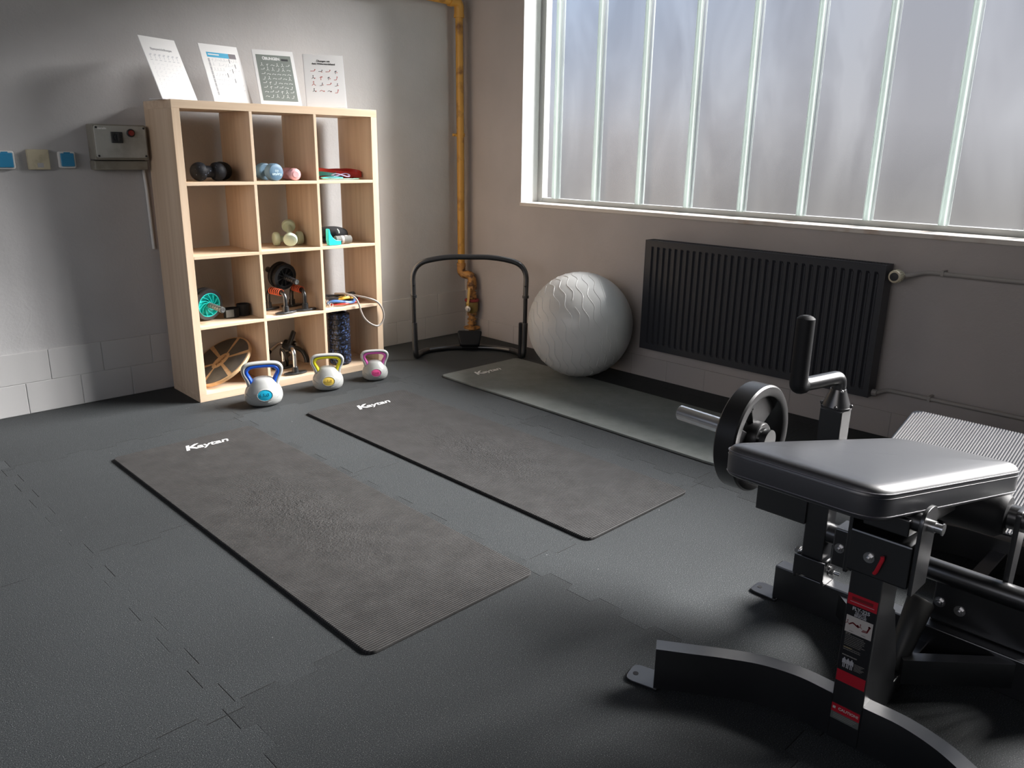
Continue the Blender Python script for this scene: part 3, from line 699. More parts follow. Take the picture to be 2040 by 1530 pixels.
# ------------------------------------------------------------------ ab wheels
def wheel_axis(d): return frame((0, 0, 0), V(d).cross(V((0, 0, 1))), V((0, 0, 1))) if True else None
def ab_wheel(label, loc, d, R, body, tread, n_sp, swirl, grip_m, hub_gap=0.03, double=True, HL=0.12):
    """axis along d (towards the viewer)"""
    t = thing('ab_roller', label, 'ab wheel', loc, 0, 'ab wheels')
    d = V(d).normalized(); X = V((0, 0, 1)).cross(d).normalized(); M = frame((0, 0, 0), X, d.cross(X))
    if M.col[2].xyz.dot(d) < 0: M = frame((0, 0, 0), -X, d.cross(X))
    zs = (0.0, -hub_gap) if double else (0.0,)
    for z in zs:
        b = BM()
        pr_ = [(R * .755, -0.012), (R * .95, -0.012), (R, -0.006), (R, 0.006), (R * .95, 0.012), (R * .755, 0.012), (R * .755, -0.012)]
        lathe(b, pr_, 48, M @ Matrix.Translation((0, 0, z)), caps=False); obj('tyre', b, tread, t, world=False)
        b = BM()
        lathe(b, [(R * .76, -0.010), (R * .76, 0.0125), (R * .715, 0.0125), (R * .715, -0.010), (R * .76, -0.010)], 48, M @ Matrix.Translation((0, 0, z)), caps=False)
        lathe(b, [(0.0005, -0.008), (R * .73, -0.008), (R * .73, -0.004), (0.0005, -0.004)], 48, M @ Matrix.Translation((0, 0, z)))
        lathe(b, [(0.017, -0.01), (0.017, 0.012), (0.010, 0.012)], 24, M @ Matrix.Translation((0, 0, z)))
        for k in range(n_sp):
            a = 2 * PI * k / n_sp; pp = []
            for j in range(7):
                q = j / 6; rr = 0.012 + (R * .73 - 0.012) * q; aa = a + swirl * math.sin(q * PI * .5); pp.append((rr * math.cos(aa), rr * math.sin(aa), 0.003))
            rect_sweep(b, [M @ (V(p_) + V((0, 0, z))) for p_ in pp], 0.0022, 0.014, up=M.col[2].xyz)
        obj('wheel_disc', b, body, t, world=False)
    for s in (1, -1):
        z0 = 0.012 if s > 0 else (-hub_gap - 0.012); b = BM(); pp = []; rr = []
        n = 24
        for j in range(n + 1):
            q = j / n; pp.append(M @ V((0, 0, z0 + s * (0.004 + q * HL)))); rr.append(0.0125 + (0.0022 if j % 4 < 2 else 0) if j < n - 3 else 0.0160)
        tube(b, pp, rr, 20); gh = obj('handle', b, grip_m, t, world=False)
        b = BM(); lathe(b, [(0.012, 0), (0.012, 0.002), (0.0085, 0.002), (0.0085, 0.0005)], 20, M @ Matrix.Translation((0, 0, z0 + s * (0.004 + HL))) @ (Matrix.Identity(4) if s > 0 else Matrix.Rotation(PI, 4, 'X'))); obj('end_cap', b, ZINC if grip_m is GREY_MET else GREY_MET, gh, world=False)
    return t
ab_wheel('turquoise and black ab wheel leaning in the third row left compartment', (-1.998, -0.262, Z3 + 0.0845), (0.19, -0.98, -0.12), 0.083, TURQ, BLACK_PL, 11, 1.1, GREY_MET, 0.034, HL=0.105)
ab_wheel('large black double ab wheel resting on the orange gripped push-up bars', (-1.555, -0.262, Z3 + 0.187), (0.12, -0.98, -0.17), 0.074, BLACK_PL, BLACK_RB, 9, 0.0, BLACK_PL, 0.040, HL=0.095)

t = thing('velcro_cuff', 'black velcro cuff strap folded beside the turquoise ab wheel', 'strap', (-1.842, -0.235, Z3))
b = BM(); rect_sweep(b, [V(p_) + V((-0.03, -0.02, 0.026)) for p_ in loop_pts(0, 0, 0, 0.040, 0.028, 0.1, 24)], 0.006, 0.048, closed=True); obj('cuff_loop', b, FABRIC_B, t, world=False)
b = BM(); rect_sweep(b, [V(p_) + V((0.042, -0.01, 0.033)) for p_ in loop_pts(0, 0, 0, 0.032, 0.030, 0.5, 24)], 0.007, 0.060, closed=True); obj('cuff_pad', b, FABRIC_B, t, world=False)
b = BM(); box(b, -0.074, -0.030, -0.052, -0.047, 0.006, 0.046, bev=0.002); obj('velcro_tab', b, GREY_STR, t, world=False)

# ------------------------------------------------------------------ push-up bars
def pushup(label, group, loc, rz, tube_m, grip_m, ringed, rx=0.0, foot_r=(0.065, 0.024), hgt=0.112, length=0.16):
    t = thing('push_up_bar', label, 'push-up bar', loc, rz, group); t.rotation_euler = (rx, 0, rz)
    path = fillet([(0, -length / 2, 0.03), (0, -length / 2, hgt), (0, length / 2, hgt), (0, length / 2, 0.03)], 0.040, 8)
    b = BM(); tube(b, path, 0.0115, 14); obj('bent_tube', b, tube_m, t, world=False)
    b = BM(); n = 33; pp = [(0, -length / 2 + 0.034 + (length - 0.068) * i / n, hgt) for i in range(n + 1)]
    if ringed: tube(b, pp, [0.0135 + (0.0035 if i % 5 < 3 else 0.0) for i in range(n + 1)], 18)
    else: tube(b, pp, 0.0175, 18)
    g = obj('foam_grip', b, BLACK_RB if ringed else grip_m, t, world=False)
    if ringed:
        b = BM()
        for i in range(6):
            y = -length / 2 + 0.036 + i * (length - 0.072) / 5
            pr_ = loop_pts(0, 0, 0, 0.0165, 0.0165, 0, 20); tube(b, [(p_[0], y, hgt + p_[1]) for p_ in pr_], 0.0034, 8, closed=True)
        obj('orange_ring', b, ORANGE, g, world=False)
    for y in (-length / 2, length / 2):
        b = BM(); poly = round_poly([(-foot_r[0], -foot_r[1] * .4), (-foot_r[0] * .4, -foot_r[1]), (foot_r[0] * .4, -foot_r[1]), (foot_r[0], -foot_r[1] * .4), (foot_r[0], foot_r[1] * .4), (foot_r[0] * .4, foot_r[1]), (-foot_r[0] * .4, foot_r[1]), (-foot_r[0], foot_r[1] * .4)], 0.008)
        slab(b, poly, 0.0, 0.012, 0.004, Matrix.Translation((0, y, 0)), 2)
        f = obj('foot', b, BLACK_PL, t, world=False)
        b = BM(); lathe(b, [(0.019, 0.010), (0.0165, 0.038), (0.0165, 0.042), (0.013, 0.042)], 20, Matrix.Translation((0, y, 0))); obj('socket', b, BLACK_PL, f, world=False)
    return t
pushup('left black push-up bar with orange ringed grip under the ab wheel', 'orange ringed push-up bars', (-1.615, -0.272, Z3), 0.10, BLACK_ST, ORANGE, True)
pushup('right black push-up bar with orange ringed grip, next to the compartment wall', 'orange ringed push-up bars', (-1.477, -0.262, Z3), -0.06, BLACK_ST, ORANGE, True)
pushup('chrome push-up bar with black foam grip standing in the bottom middle compartment', 'chrome push-up bars', (-1.560, -0.262, Z4), -0.08, CHROME, BLACK_RB, False, foot_r=(0.068, 0.026), hgt=0.140, length=0.155)
tt_ = pushup('chrome push-up bar tipped over behind the standing one in the bottom row', 'chrome push-up bars', (-1.470, -0.160, Z4 + 0.028), 0.5, CHROME, BLACK_RB, False, rx=0.0, foot_r=(0.060, 0.024), hgt=0.15, length=0.14)
tt_.rotation_euler = (0.0, 1.25, 0.35); tt_.location = (-1.575, -0.120, Z4 + 0.062)
t = thing('folding_handle', 'black plastic handle sticking up behind the chrome push-up bar', 'handle', (-1.470, -0.150, Z4))
b = BM(); tube(b, smooth_path([(-0.030, 0.0, 0.10), (-0.012, 0, 0.14), (0.010, 0, 0.186), (0.018, 0, 0.196)], 6), [0.013] * 2 + [0.020] * 14 + [0.012] * 3, 14, rb=0.012, up=(0, 1, 0)); obj('blade', b, BLACK_PL, t, world=False)
b = BM(); tube(b, smooth_path([(-0.045, 0.0, 0.105), (0.0, -0.01, 0.105), (0.040, -0.03, 0.085), (0.055, -0.05, 0.04), (0.052, -0.06, 0.014)], 5), 0.013, 12); obj('curved_arm', b, BLACK_PL, t, world=False)

# ------------------------------------------------------------------ coiled tubes with a loop hanging out
t = thing('resistance_tube_set', 'tangle of blue, yellow, red and black exercise tubes with one loop hanging out', 'resistance tubes', (-1.20, -0.28, Z3))
def tb(name, m, pts, r=0.0055, closed=False, k=4):
    b = BM(); tube(b, smooth_path([V(p_) for p_ in pts], k, closed), r, 10, closed=closed); obj(name, b, m, t, world=False)
def coil(cx, cy, cz, a, c, rot, turns, wob, ph=0.0):
    out = []; n = int(18 * turns)
    for i in range(n): 
        q = 2 * PI * i / 18; f = 1 - 0.10 * (i / n)
        x, y = a * f * math.cos(q + ph), c * f * math.sin(q + ph)
        out.append((cx + x * math.cos(rot) - y * math.sin(rot), cy + x * math.sin(rot) + y * math.cos(rot), cz + 0.010 * i / n + wob * math.sin(2 * q)))
    return out
tb('blue_tube', TUBE_B, coil(-0.035, -0.045, 0.017, 0.088, 0.038, -0.05, 2.4, 0.009))
tb('yellow_tube', TUBE_Y, coil(-0.005, -0.035, 0.030, 0.062, 0.020, 0.05, 2.2, 0.004, 0.7), 0.0062)
tb('red_tube', TUBE_R, [(-0.11, -0.05, 0.010), (-0.05, -0.085, 0.012), (0.0, -0.075, 0.010), (0.06, -0.055, 0.010), (0.10, -0.02, 0.016), (0.12, 0.0, 0.028)])
tb('black_tube', TUBE_K, coil(-0.02, 0.0, 0.040, 0.105, 0.050, 0.0, 1.9, 0.007, 2.0), 0.0065)
tb('second_black_tube', TUBE_K, coil(0.03, 0.02, 0.012, 0.100, 0.050, 0.1, 1.7, 0.005, 1.0), 0.006)
tb('hanging_grey_tube', TUBE_G, [(-0.05, 0.0, 0.060), (-0.02, -0.06, 0.066), (0.002, -0.125, 0.050), (0.018, -0.142, 0.012), (0.027, -0.148, -0.030), (0.045, -0.150, -0.070), (0.080, -0.150, -0.106), (0.132, -0.150, -0.132), (0.168, -0.150, -0.118), (0.184, -0.150, -0.080), (0.174, -0.150, -0.032), (0.140, -0.148, 0.012), (0.090, -0.135, 0.036), (0.03, -0.06, 0.052), (-0.03, 0.02, 0.058)], 0.0055, k=6)
b = BM()
for i in range(5):
    cx, cy = -0.118 + 0.004 * i, -0.070 + 0.022 * i
    tube(b, [(cx + 0.010 * math.cos(q * PI / 5), cy, 0.012 + 0.006 * i + 0.012 * math.sin(q * PI / 5)) for q in range(10)], 0.0022, 6, closed=True)
obj('carabiner', b, CHROME, t, world=False)

# ------------------------------------------------------------------ balance board leaning in the bottom left compartment
nrm = V((-0.57, -0.09, 0.81)).normalized()
t = thing('balance_board', 'round wooden balance board with dark grip top leaning in the bottom left compartment', 'balance board', (-1.930, -0.200, Z4))
X = V((nrm.z, 0, -nrm.x)).normalized()
BR = 0.178
M = frame(V((0, 0, BR * abs(X.z) + 0.010)), X, nrm.cross(X))
b = BM(); cp = [(BR * math.cos(2 * PI * i / 64), BR * math.sin(2 * PI * i / 64)) for i in range(64)]
slab(b, [V(c_) for c_ in cp], -0.018, 0, 0.003, M, 2); obj('wooden_disc', b, PLY, t, world=False)
b = BM()
for k in range(6):
    a0, a1 = 2 * PI * k / 6 + 0.25 + 0.075, 2 * PI * (k + 1) / 6 + 0.25 - 0.075
    pl = [(0.058 * math.cos(a0 + .10), 0.036 * math.sin(a0 + .10))]
    n = 12
    out = [(0.168 * math.cos(a0 + (a1 - a0) * i / n), 0.168 * math.sin(a0 + (a1 - a0) * i / n)) for i in range(n + 1)]
    inn = [(0.060 * math.cos(a1 - .06 + (a0 - a1 + .12) * i / 4), 0.040 * math.sin(a1 - .06 + (a0 - a1 + .12) * i / 4)) for i in range(5)]
    slab(b, [V(q) for q in out + inn], 0, 0.0012, 0, M)
obj('grip_panel', b, GRIPTAPE, t, world=False)
b = BM(); text(b, 'Kaytan', 0.028, M @ Matrix.Translation((0, 0, 0.0006)) @ Matrix.Rotation(-PI / 2 * 0 + 0.0, 4, 'Z'), off=0.0006, shear=0.3); obj('burnt_logo', b, mat('burnt_brown', (0.18, 0.09, 0.04), 0.7), t, world=False)

# ------------------------------------------------------------------ foam roller standing in the bottom right compartment
t = thing('foam_roller', 'black and blue speckled foam roller standing upright in the bottom right compartment', 'foam roller', (-1.243, -0.300, Z4 + 0.001))
b = BM(); lathe(b, [(0.052, 0), (0.0565, 0.003), (0.0565, 0.302), (0.052, 0.305), (0.043, 0.305), (0.043, 0.002)], 48, caps=False); obj('roller_core', b, SPECK_B, t, world=False)
b = BM()
for row in range(10):
    z0 = 0.003 + row * 0.0302; off = (row % 3) * 0.13
    a = off; k = 0
    widths = [0.95, 0.30, 0.22, 0.22, 0.30, 0.95, 0.30, 0.22, 0.22, 0.30]
    sc_ = 2 * PI / sum(widths)
    for wd in widths:
        a0, a1 = a + 0.025, a + wd * sc_ - 0.025; a += wd * sc_
        n = max(2, int((a1 - a0) / 0.12)); P_ = []
        rin, rout = 0.0560, 0.0620
        cols = []
        for i in range(n + 1):
            q = a0 + (a1 - a0) * i / n - 2.2; c_, s_ = math.cos(q), math.sin(q)
            cols.append([b.verts.new((rr * c_, rr * s_, zz)) for rr, zz in ((rin, z0 + 0.001), (rout, z0 + 0.003), (rout, z0 + 0.0235), (rin, z0 + 0.0255))])
        for i in range(n):
            for j in range(3): b.faces.new((cols[i][j], cols[i + 1][j], cols[i + 1][j + 1], cols[i][j + 1]))
        b.faces.new(cols[0]); b.faces.new(list(reversed(cols[-1])))
obj('raised_blocks', b, SPECK_B, t, world=False)

# ------------------------------------------------------------------ kettlebells
def kettlebell(label, loc, S, hm, lm, txt, rz):
    t = thing('kettlebell', label, 'kettlebell', loc, rz, 'kettlebells in front of the shelf')
    b = BM()
    pr_ = [(0.055, 0.0), (0.068, 0.002), (0.083, 0.012), (0.092, 0.030), (0.0945, 0.050), (0.090, 0.074), (0.078, 0.098), (0.063, 0.118), (0.052, 0.130), (0.040, 0.138), (0.020, 0.143), (0.0008, 0.144)]
    pts_ = smooth_path([V((r, 0, z)) for r, z in pr_], 3)
    lathe(b, [(max(p_.x, 0.0006) * S, p_.z * S) for p_ in pts_], 48, sy=0.88)
    body = obj('body', b, KB_W, t, world=False)
    # handle: white outer shell and coloured inner shell
    base = [(-0.060, 0, 0.085), (-0.072, 0, 0.125), (-0.090, 0, 0.163), (-0.0915, 0, 0.190), (-0.073, 0, 0.208), (-0.030, 0, 0.2135), (0.030, 0, 0.2135), (0.073, 0, 0.208), (0.0915, 0, 0.190), (0.090, 0, 0.163), (0.072, 0, 0.125), (0.060, 0, 0.085)]
    P_ = smooth_path([V(p_) * S for p_ in base], 6)
    b = BM(); n = len(P_)
    rr = [(0.0105 + 0.006 * max(0, 1 - i / 9) + 0.006 * max(0, 1 - (n - 1 - i) / 9)) * S for i in range(n)]
    rb_ = [(0.0175 + 0.012 * max(0, 1 - i / 9) + 0.012 * max(0, 1 - (n - 1 - i) / 9)) * S for i in range(n)]
    tube(b, P_, rb_, 16, rb=rr, up=(0, 1, 0)); h = obj('handle', b, KB_W, t, world=False)
    c = V((0, 0, 0.150 * S)); b = BM()
    Q = []
    for p_ in P_:
        dx = -math.copysign(min(abs(p_.x) / (0.09 * S), 1) * 0.0150 * S, p_.x); dz = -0.0135 * S * max(0, min(1, (p_.z - 0.150 * S) / (0.05 * S)))
        Q.append(V((p_.x + dx, 0, p_.z + dz)))
    Q = Q[2:-2]; n = len(Q)
    tube(b, Q, [(0.0165 + 0.010 * max(0, 1 - i / 8) + 0.010 * max(0, 1 - (n - 1 - i) / 8)) * S for i in range(n)], 16, rb=[(0.0108 + 0.0055 * max(0, 1 - i / 8) + 0.0055 * max(0, 1 - (n - 1 - i) / 8)) * S for i in range(n)], up=(0, 1, 0))
    obj('coloured_grip', b, hm, h, world=False, label='coloured inner side of the handle')
    # oval label on a shallow dome following the belly
    M = frame(V((0, -0.0805 * S, 0.066 * S)), (1, 0, 0), (0, 0.22, 1)) @ Matrix.Scale(1.2, 4)
    b = BM(); lathe(b, [(0.035 * S, -0.012 * S), (0.035 * S, 0.0015 * S), (0.031 * S, 0.0035 * S), (0.030 * S, 0.0015 * S)], 40, M @ Matrix.Diagonal((1, 0.76, 1, 1)), caps=False); obj('label_rim', b, KB_W, body, world=False)
    b = BM(); lathe(b, [(0.030 * S, 0.0), (0.029 * S, 0.002 * S), (0.018 * S, 0.0042 * S), (0.0008, 0.0052 * S)], 40, M @ Matrix.Diagonal((1, 0.76, 1, 1))); lab = obj('weight_label', b, lm, body, world=False)
    # moulded crease lines sweeping under the label
    b = BM()
    for s in (-1, 1):
        q = []
        for i in range(12):
            a = i / 11; xx = s * (0.012 + 0.078 * a); zz = 0.028 + 0.040 * a ** 1.6
            rz_ = 0.0905 if zz < 0.045 else 0.0945; k = min(1, abs(xx) / rz_); q.append(V((xx * S, -rz_ * 0.88 * S * math.sqrt(max(0.001, 1 - k * k)) - 0.0008, zz * S)))
        tube(b, q, 0.0016 * S, 6)
    obj('moulded_crease', b, KB_W, body, world=False)
    b = BM(); text(b, txt, 0.017 * S, M @ Matrix.Translation((0, 0.002 * S, 0.0048 * S)), ext=0.0012 * S, off=0.0003)
    obj('embossed_weight', b, lm, t, world=False)
    return t
kettlebell('largest light grey kettlebell, with blue handle and cyan oval label', (-1.903, -0.612, 0.001), 1.0, BLUE_H, CYAN_L, '6 KG', -0.40)
kettlebell('light grey kettlebell with yellow handle, between the blue and pink ones', (-1.513, -0.592, 0.001), 0.875, YEL_H, YEL_L, '4 KG', -0.50)
kettlebell('smallest light grey kettlebell, with pink handle, by the right end of the shelf', (-1.213, -0.606, 0.001), 0.765, PINK_H, PINK_L, '2 KG', -0.50)

# ------------------------------------------------------------------ exercise mats
def exmat(label, x0, x1, y0, y1, m, rz=0.0, logo=(0.2, 0.12)):
    cx, cy = (x0 + x1) / 2, (y0 + y1) / 2; w_, h_ = x1 - x0, y1 - y0
    t = thing('exercise_mat', label, 'exercise mat', (cx, cy, 0.0006), rz, 'three exercise mats on the floor')
    b = BM(); poly = round_poly([(-w_ / 2, -h_ / 2), (w_ / 2, -h_ / 2), (w_ / 2, h_ / 2), (-w_ / 2, h_ / 2)], 0.035, 8)
    slab(b, poly, 0, 0.010, 0.002, None, 2); obj('mat_surface', b, m, t, world=False)
    b = BM(); ML = Matrix.Translation((logo[0] - w_ / 2, h_ / 2 - logo[1], 0.0103)) @ Matrix.Scale(1.15, 4, (1, 0, 0))
    text(b, 'K', 0.080, ML, ext=0.0002, off=0.0022, shear=0.3, align='LEFT'); text(b, 'aytan', 0.062, ML @ Matrix.Translation((0.044, -0.006, 0)), ext=0.0002, off=0.0007, shear=0.3, align='LEFT', space=0.95); obj('printed_logo', b, INK_W, t, world=False)
    return t
exmat('dark ribbed exercise mat nearest the camera, leftmost of the three', -2.742, -2.125, -2.752, -0.899, MAT_A, 0.0, (0.255, 0.105))
exmat('dark ribbed exercise mat in the middle of the three', -1.838, -1.243, -2.730, -0.905, MAT_B, 0.0, (0.22, 0.115))
exmat('smooth grey green exercise mat partly under the silver exercise ball', -0.915, -0.30, -2.660, -0.822, MAT_C, -0.012, (0.16, 0.115))

# ------------------------------------------------------------------ exercise ball
BRR = 0.300
t = thing('exercise_ball', 'large silver grey exercise ball with wavy ridges standing partly on the mat', 'exercise ball', (-0.306, -1.352, BRR + 0.0125))
b = BM(); ball(b, (0, 0, 0), BRR, 96)
axis = V((0.70, -0.66, 0.28)).normalized(); u_ = axis.cross(V((0, 0, 1))).normalized(); v_ = axis.cross(u_)
def bp_(th, ph, r): return (axis * math.cos(th) + (u_ * math.cos(ph) + v_ * math.sin(ph)) * math.sin(th)) * r
for rings_ in (0.98, 1.02):
    tube(b, [bp_(rings_, 2 * PI * i / 90, BRR - 0.0004) for i in range(90)], 0.0012, 6, closed=True)
rr = random.Random(4)
for k in range(11):
    th0 = 1.16 + k * 0.150
    ph = rr.random() * 0.6
    while ph < 2 * PI:
        ln = 0.9 + rr.random() * 1.5; P_ = []
        n = max(4, int(ln * math.sin(th0) / 0.030))
        for i in range(n + 1):
            q = ph + ln * i / n; tri = abs(((q * math.sin(th0) * 4.4 + k * .4) % 2) - 1) * 2 - 1
            P_.append(bp_(th0 + 0.042 * max(-.75, min(.75, tri)), q, BRR - 0.0004))
        tube(b, smooth_path(P_, 2), 0.0021, 6)
        ph += ln + 0.12 + rr.random() * 0.25
bmesh.ops.recalc_face_normals(b, faces=b.faces)
for f in b.faces: f.smooth = True
obj('ball_shell', b, BALL_M, t, world=False)
b = BM(); c_ = bp_(0.0, 0, BRR); lathe(b, [(0.014, 0), (0.012, 0.003), (0.004, 0.0035), (0.0005, 0.002)], 20, frame(c_ - axis * 0.001, u_, v_) if frame(c_, u_, v_).col[2].xyz.dot(axis) > 0 else frame(c_ - axis * 0.001, v_, u_)); obj('valve_plug', b, WHITE_PL, t, world=False)

# ------------------------------------------------------------------ radiator
t = thing('radiator', 'anthracite ribbed panel radiator mounted under the frosted window', 'radiator', (-0.09, -2.29, 0.2))
ry0, ry1, rz0, rz1 = -2.936, -1.648, 0.203, 0.809
b = BM()
n = 33; xs = []; pitch = (ry1 - ry0 - 0.05) / n
prof = [(ry0, -0.128)]
for i in range(n):
    y = ry0 + 0.025 + i * pitch
    prof += [(y + pitch * .04, -0.128), (y + pitch * .22, -0.118), (y + pitch * .42, -0.118), (y + pitch * .60, -0.128), (y + pitch * .96, -0.128)]
prof.append((ry1, -0.128))
za, zb = rz0 + 0.045, rz1 - 0.045
A_ = [b.verts.new((x, y, za)) for y, x in prof]; B_ = [b.verts.new((x, y, zb)) for y, x in prof]
A2 = [b.verts.new((-0.128, y, za - 0.012)) for y, x in prof]; B2 = [b.verts.new((-0.128, y, zb + 0.012)) for y, x in prof]
A3 = [b.verts.new((-0.128, y, rz0)) for y, x in prof]; B3 = [b.verts.new((-0.128, y, rz1 - 0.004)) for y, x in prof]
for i in range(len(prof) - 1):
    for L0, L1 in ((A3, A2), (A2, A_), (A_, B_), (B_, B2), (B2, B3)): b.faces.new((L0[i], L0[i + 1], L1[i + 1], L1[i]))
box(b, -0.1165, -0.108, ry0 + 0.002, ry1 - 0.002, rz0 + 0.004, rz1 - 0.006)
obj('front_panel', b, RAD_M, t)
b = BM(); box(b, -0.062, -0.052, ry0 + 0.004, ry1 - 0.004, rz0 + 0.004, rz1 - 0.006)
for i in range(60): y = ry0 + 0.03 + i * (ry1 - ry0 - 0.06) / 59; box(b, -0.108, -0.062, y - 0.001, y + 0.001, rz0 + 0.03, rz1 - 0.03)
obj('convector_fins', b, RAD_M, t)
for y in (ry0 - 0.001, ry1 - 0.002):
    b = BM(); box(b, -0.129, -0.048, y, y + 0.003, rz0 - 0.001, rz1, bev=0.001); obj('side_panel', b, RAD_M, t)
b = BM(); box(b, -0.128, -0.118, ry0, ry1, rz1 - 0.004, rz1, bev=0.001); box(b, -0.060, -0.050, ry0, ry1, rz1 - 0.004, rz1, bev=0.001)
for i in range(90):
    y = ry0 + 0.01 + i * (ry1 - ry0 - 0.02) / 89; box(b, -0.119, -0.059, y - 0.0025, y + 0.0025, rz1 - 0.004, rz1 - 0.001)
obj('top_grille', b, RAD_M, t)
b = BM(); cyl(b, (-0.085, ry0 - 0.001, 0.765), (-0.085, ry0 - 0.045, 0.765), 0.011, 16); cyl(b, (-0.085, ry0 - 0.020, 0.765), (-0.085, ry0 - 0.040, 0.765), 0.017, 6); obj('valve_body', b, BLACK_PL, t)
for yy in (ry0 + 0.25, ry1 - 0.25):
    b = BM(); box(b, -0.055, -0.001, yy - 0.012, yy + 0.012, 0.28, 0.72); obj('wall_bracket', b, BLACK_PL, t)
b = BM(); M = frame((-0.095, ry0 - 0.045, 0.765), (0, 0, 1), (0, -1, 0))
if M.col[2].xyz.x > 0: M = frame((-0.095, ry0 - 0.045, 0.765), (0, -1, 0), (0, 0, 1))
pr_ = [(0.018, -0.01), (0.026, 0.0), (0.0275, 0.012), (0.0275, 0.042), (0.025, 0.050), (0.019, 0.052)]
lathe(b, pr_, 36, M); kn = obj('thermostat_knob', b, IVORY, t)
b = BM(); lathe(b, [(0.0185, 0.050), (0.018, 0.0545), (0.0005, 0.0555)], 28, M); obj('black_end', b, BLACK_PL, kn)
b = BM()
for i in range(24):
    a = 2 * PI * i / 24; c_ = M @ V((0.0275 * math.cos(a), 0.0275 * math.sin(a), 0.026)); q = M @ V((0.0275 * math.cos(a), 0.0275 * math.sin(a), 0.044)); d_ = M @ V((0.0275 * math.cos(a), 0.0275 * math.sin(a), 0.010))
    cyl(b, d_, q, 0.0014, 6)
obj('knob_ribs', b, IVORY_D, kn)
t = thing('heating_pipe', 'upper thin painted heating pipe running right from the thermostat knob', 'pipe', (-0.04, -3.4, 0.78), 0, 'radiator pipes')
b = BM(); tube(b, fillet([(-0.085, ry0 - 0.045, 0.765), (-0.085, -3.02, 0.768), (-0.04, -3.07, 0.785), (-0.04, -5.8, 0.800)], 0.03), 0.0095, 12); obj('pipe_run', b, PIPE_W, t)
b = BM(); 
for y in (-3.14, -4.2): box(b, -0.052, 0, y - 0.006, y + 0.006, 0.775, 0.800, bev=0.001)
obj('pipe_clip', b, PIPE_W, t)
t = thing('heating_pipe', 'lower thin painted heating pipe running low along the wall from the radiator', 'pipe', (-0.04, -3.4, 0.23), 0, 'radiator pipes')
b = BM(); tube(b, fillet([(-0.085, ry0 + 0.004, 0.222), (-0.085, -2.955, 0.222), (-0.04, -2.985, 0.233), (-0.04, -5.8, 0.233)], 0.02), 0.0095, 12); cyl(b, (-0.085, -2.938, 0.222), (-0.085, -2.96, 0.222), 0.015, 8); obj('pipe_run', b, PIPE_W, t)
b = BM()
for y in (-3.17, -4.3): box(b, -0.052, 0, y - 0.006, y + 0.006, 0.222, 0.246, bev=0.001)
obj('pipe_clip', b, PIPE_W, t)

# ------------------------------------------------------------------ ochre gas pipe with ball valve in the corner
t = thing('gas_pipe', 'ochre painted rusty pipe running down the corner to a ball valve', 'pipe', (-0.10, -0.08, 0))
px, py = -0.098, -0.075
b = BM(); tube(b, [(px, py, 0.505), (px - 0.004, py, 1.3), (px - 0.012, py, 2.12)], 0.0245, 20); obj('vertical_pipe', b, OCHRE, t)
b = BM(); tube(b, [(px - 0.06, py, 2.166), (-1.2, py, 2.18), (-3.2, py, 2.20)], 0.0245, 20); obj('horizontal_pipe', b, OCHRE, t)
b = BM(); tube(b, fillet([(px - 0.012, py, 2.09), (px - 0.012, py, 2.166), (px - 0.09, py, 2.167)], 0.05), 0.031, 20)
cyl(b, (px - 0.012, py, 2.075), (px - 0.012, py, 2.095), 0.034, 20); cyl(b, (px - 0.075, py, 2.167), (px - 0.095, py, 2.167), 0.034, 20); obj('elbow', b, OCHRE, t)
b = BM(); cyl(b, (px - 0.0045, py, 1.350), (px - 0.0045, py, 1.372), 0.030, 20); cyl(b, (px - 0.03, py, 1.361), (px - 0.058, py, 1.361), 0.005, 8); box(b, px - 0.010, px + 0.002, py, -0.001, 1.353, 1.369); cyl(b, (px - 0.05, py, 1.361), (px - 0.066, py, 1.361), 0.008, 6); obj('pipe_clamp', b, OCHRE, t)
qx, qy = -0.066, -0.150
b = BM(); cyl(b, (px, py, 0.488), (px, py, 0.512), 0.031, 20)
tube(b, fillet([(px, py, 0.50), (px, py, 0.437), (qx, qy, 0.43), (qx, qy, 0.375)], 0.045, 8), 0.029, 20)
cyl(b, (qx, qy, 0.385), (qx, qy, 0.365), 0.033, 20); obj('offset_elbow', b, RUST, t)
b = BM(); cyl(b, (qx, qy, 0.375), (qx, qy, 0.02), 0.0225, 20)
cyl(b, (qx, qy, 0.362), (qx, qy, 0.334), 0.037, 6); cyl(b, (qx, qy, 0.318), (qx, qy, 0.308), 0.030, 20); cyl(b, (qx, qy, 0.300), (qx, qy, 0.272), 0.034, 6); 
cyl(b, (qx, qy, 0.170), (qx, qy, 0.150), 0.035, 6); cyl(b, (qx, qy, 0.128), (qx, qy, 0.118), 0.031, 20); cyl(b, (qx, qy, 0.100), (qx, qy, 0.090), 0.031, 20); obj('threaded_riser', b, RUST, t)
b = BM(); lathe(b, [(0.046, 0.0), (0.058, 0.004), (0.058, 0.012), (0.030, 0.022)], 24, Matrix.Translation((qx, qy, 0.055))); obj('floor_flange', b, RUST, t)
b = BM(); lathe(b, [(0.030, 0.168), (0.038, 0.176), (0.043, 0.190), (0.043, 0.238), (0.040, 0.250), (0.030, 0.252)], 28, Matrix.Translation((qx, qy, 0))); cyl(b, (qx - 0.038, qy - 0.018, 0.210), (qx - 0.062, qy - 0.030, 0.210), 0.014, 16); vb = obj('ball_valve', b, BRASS, t)
b = BM(); tube(b, [(qx + 0.041 * math.cos(i * PI / 14), qy + 0.041 * math.sin(i * PI / 14), 0.258) for i in range(28)], 0.0105, 10, closed=True); obj('red_sealing_ring', b, RED_SEAL, vb)
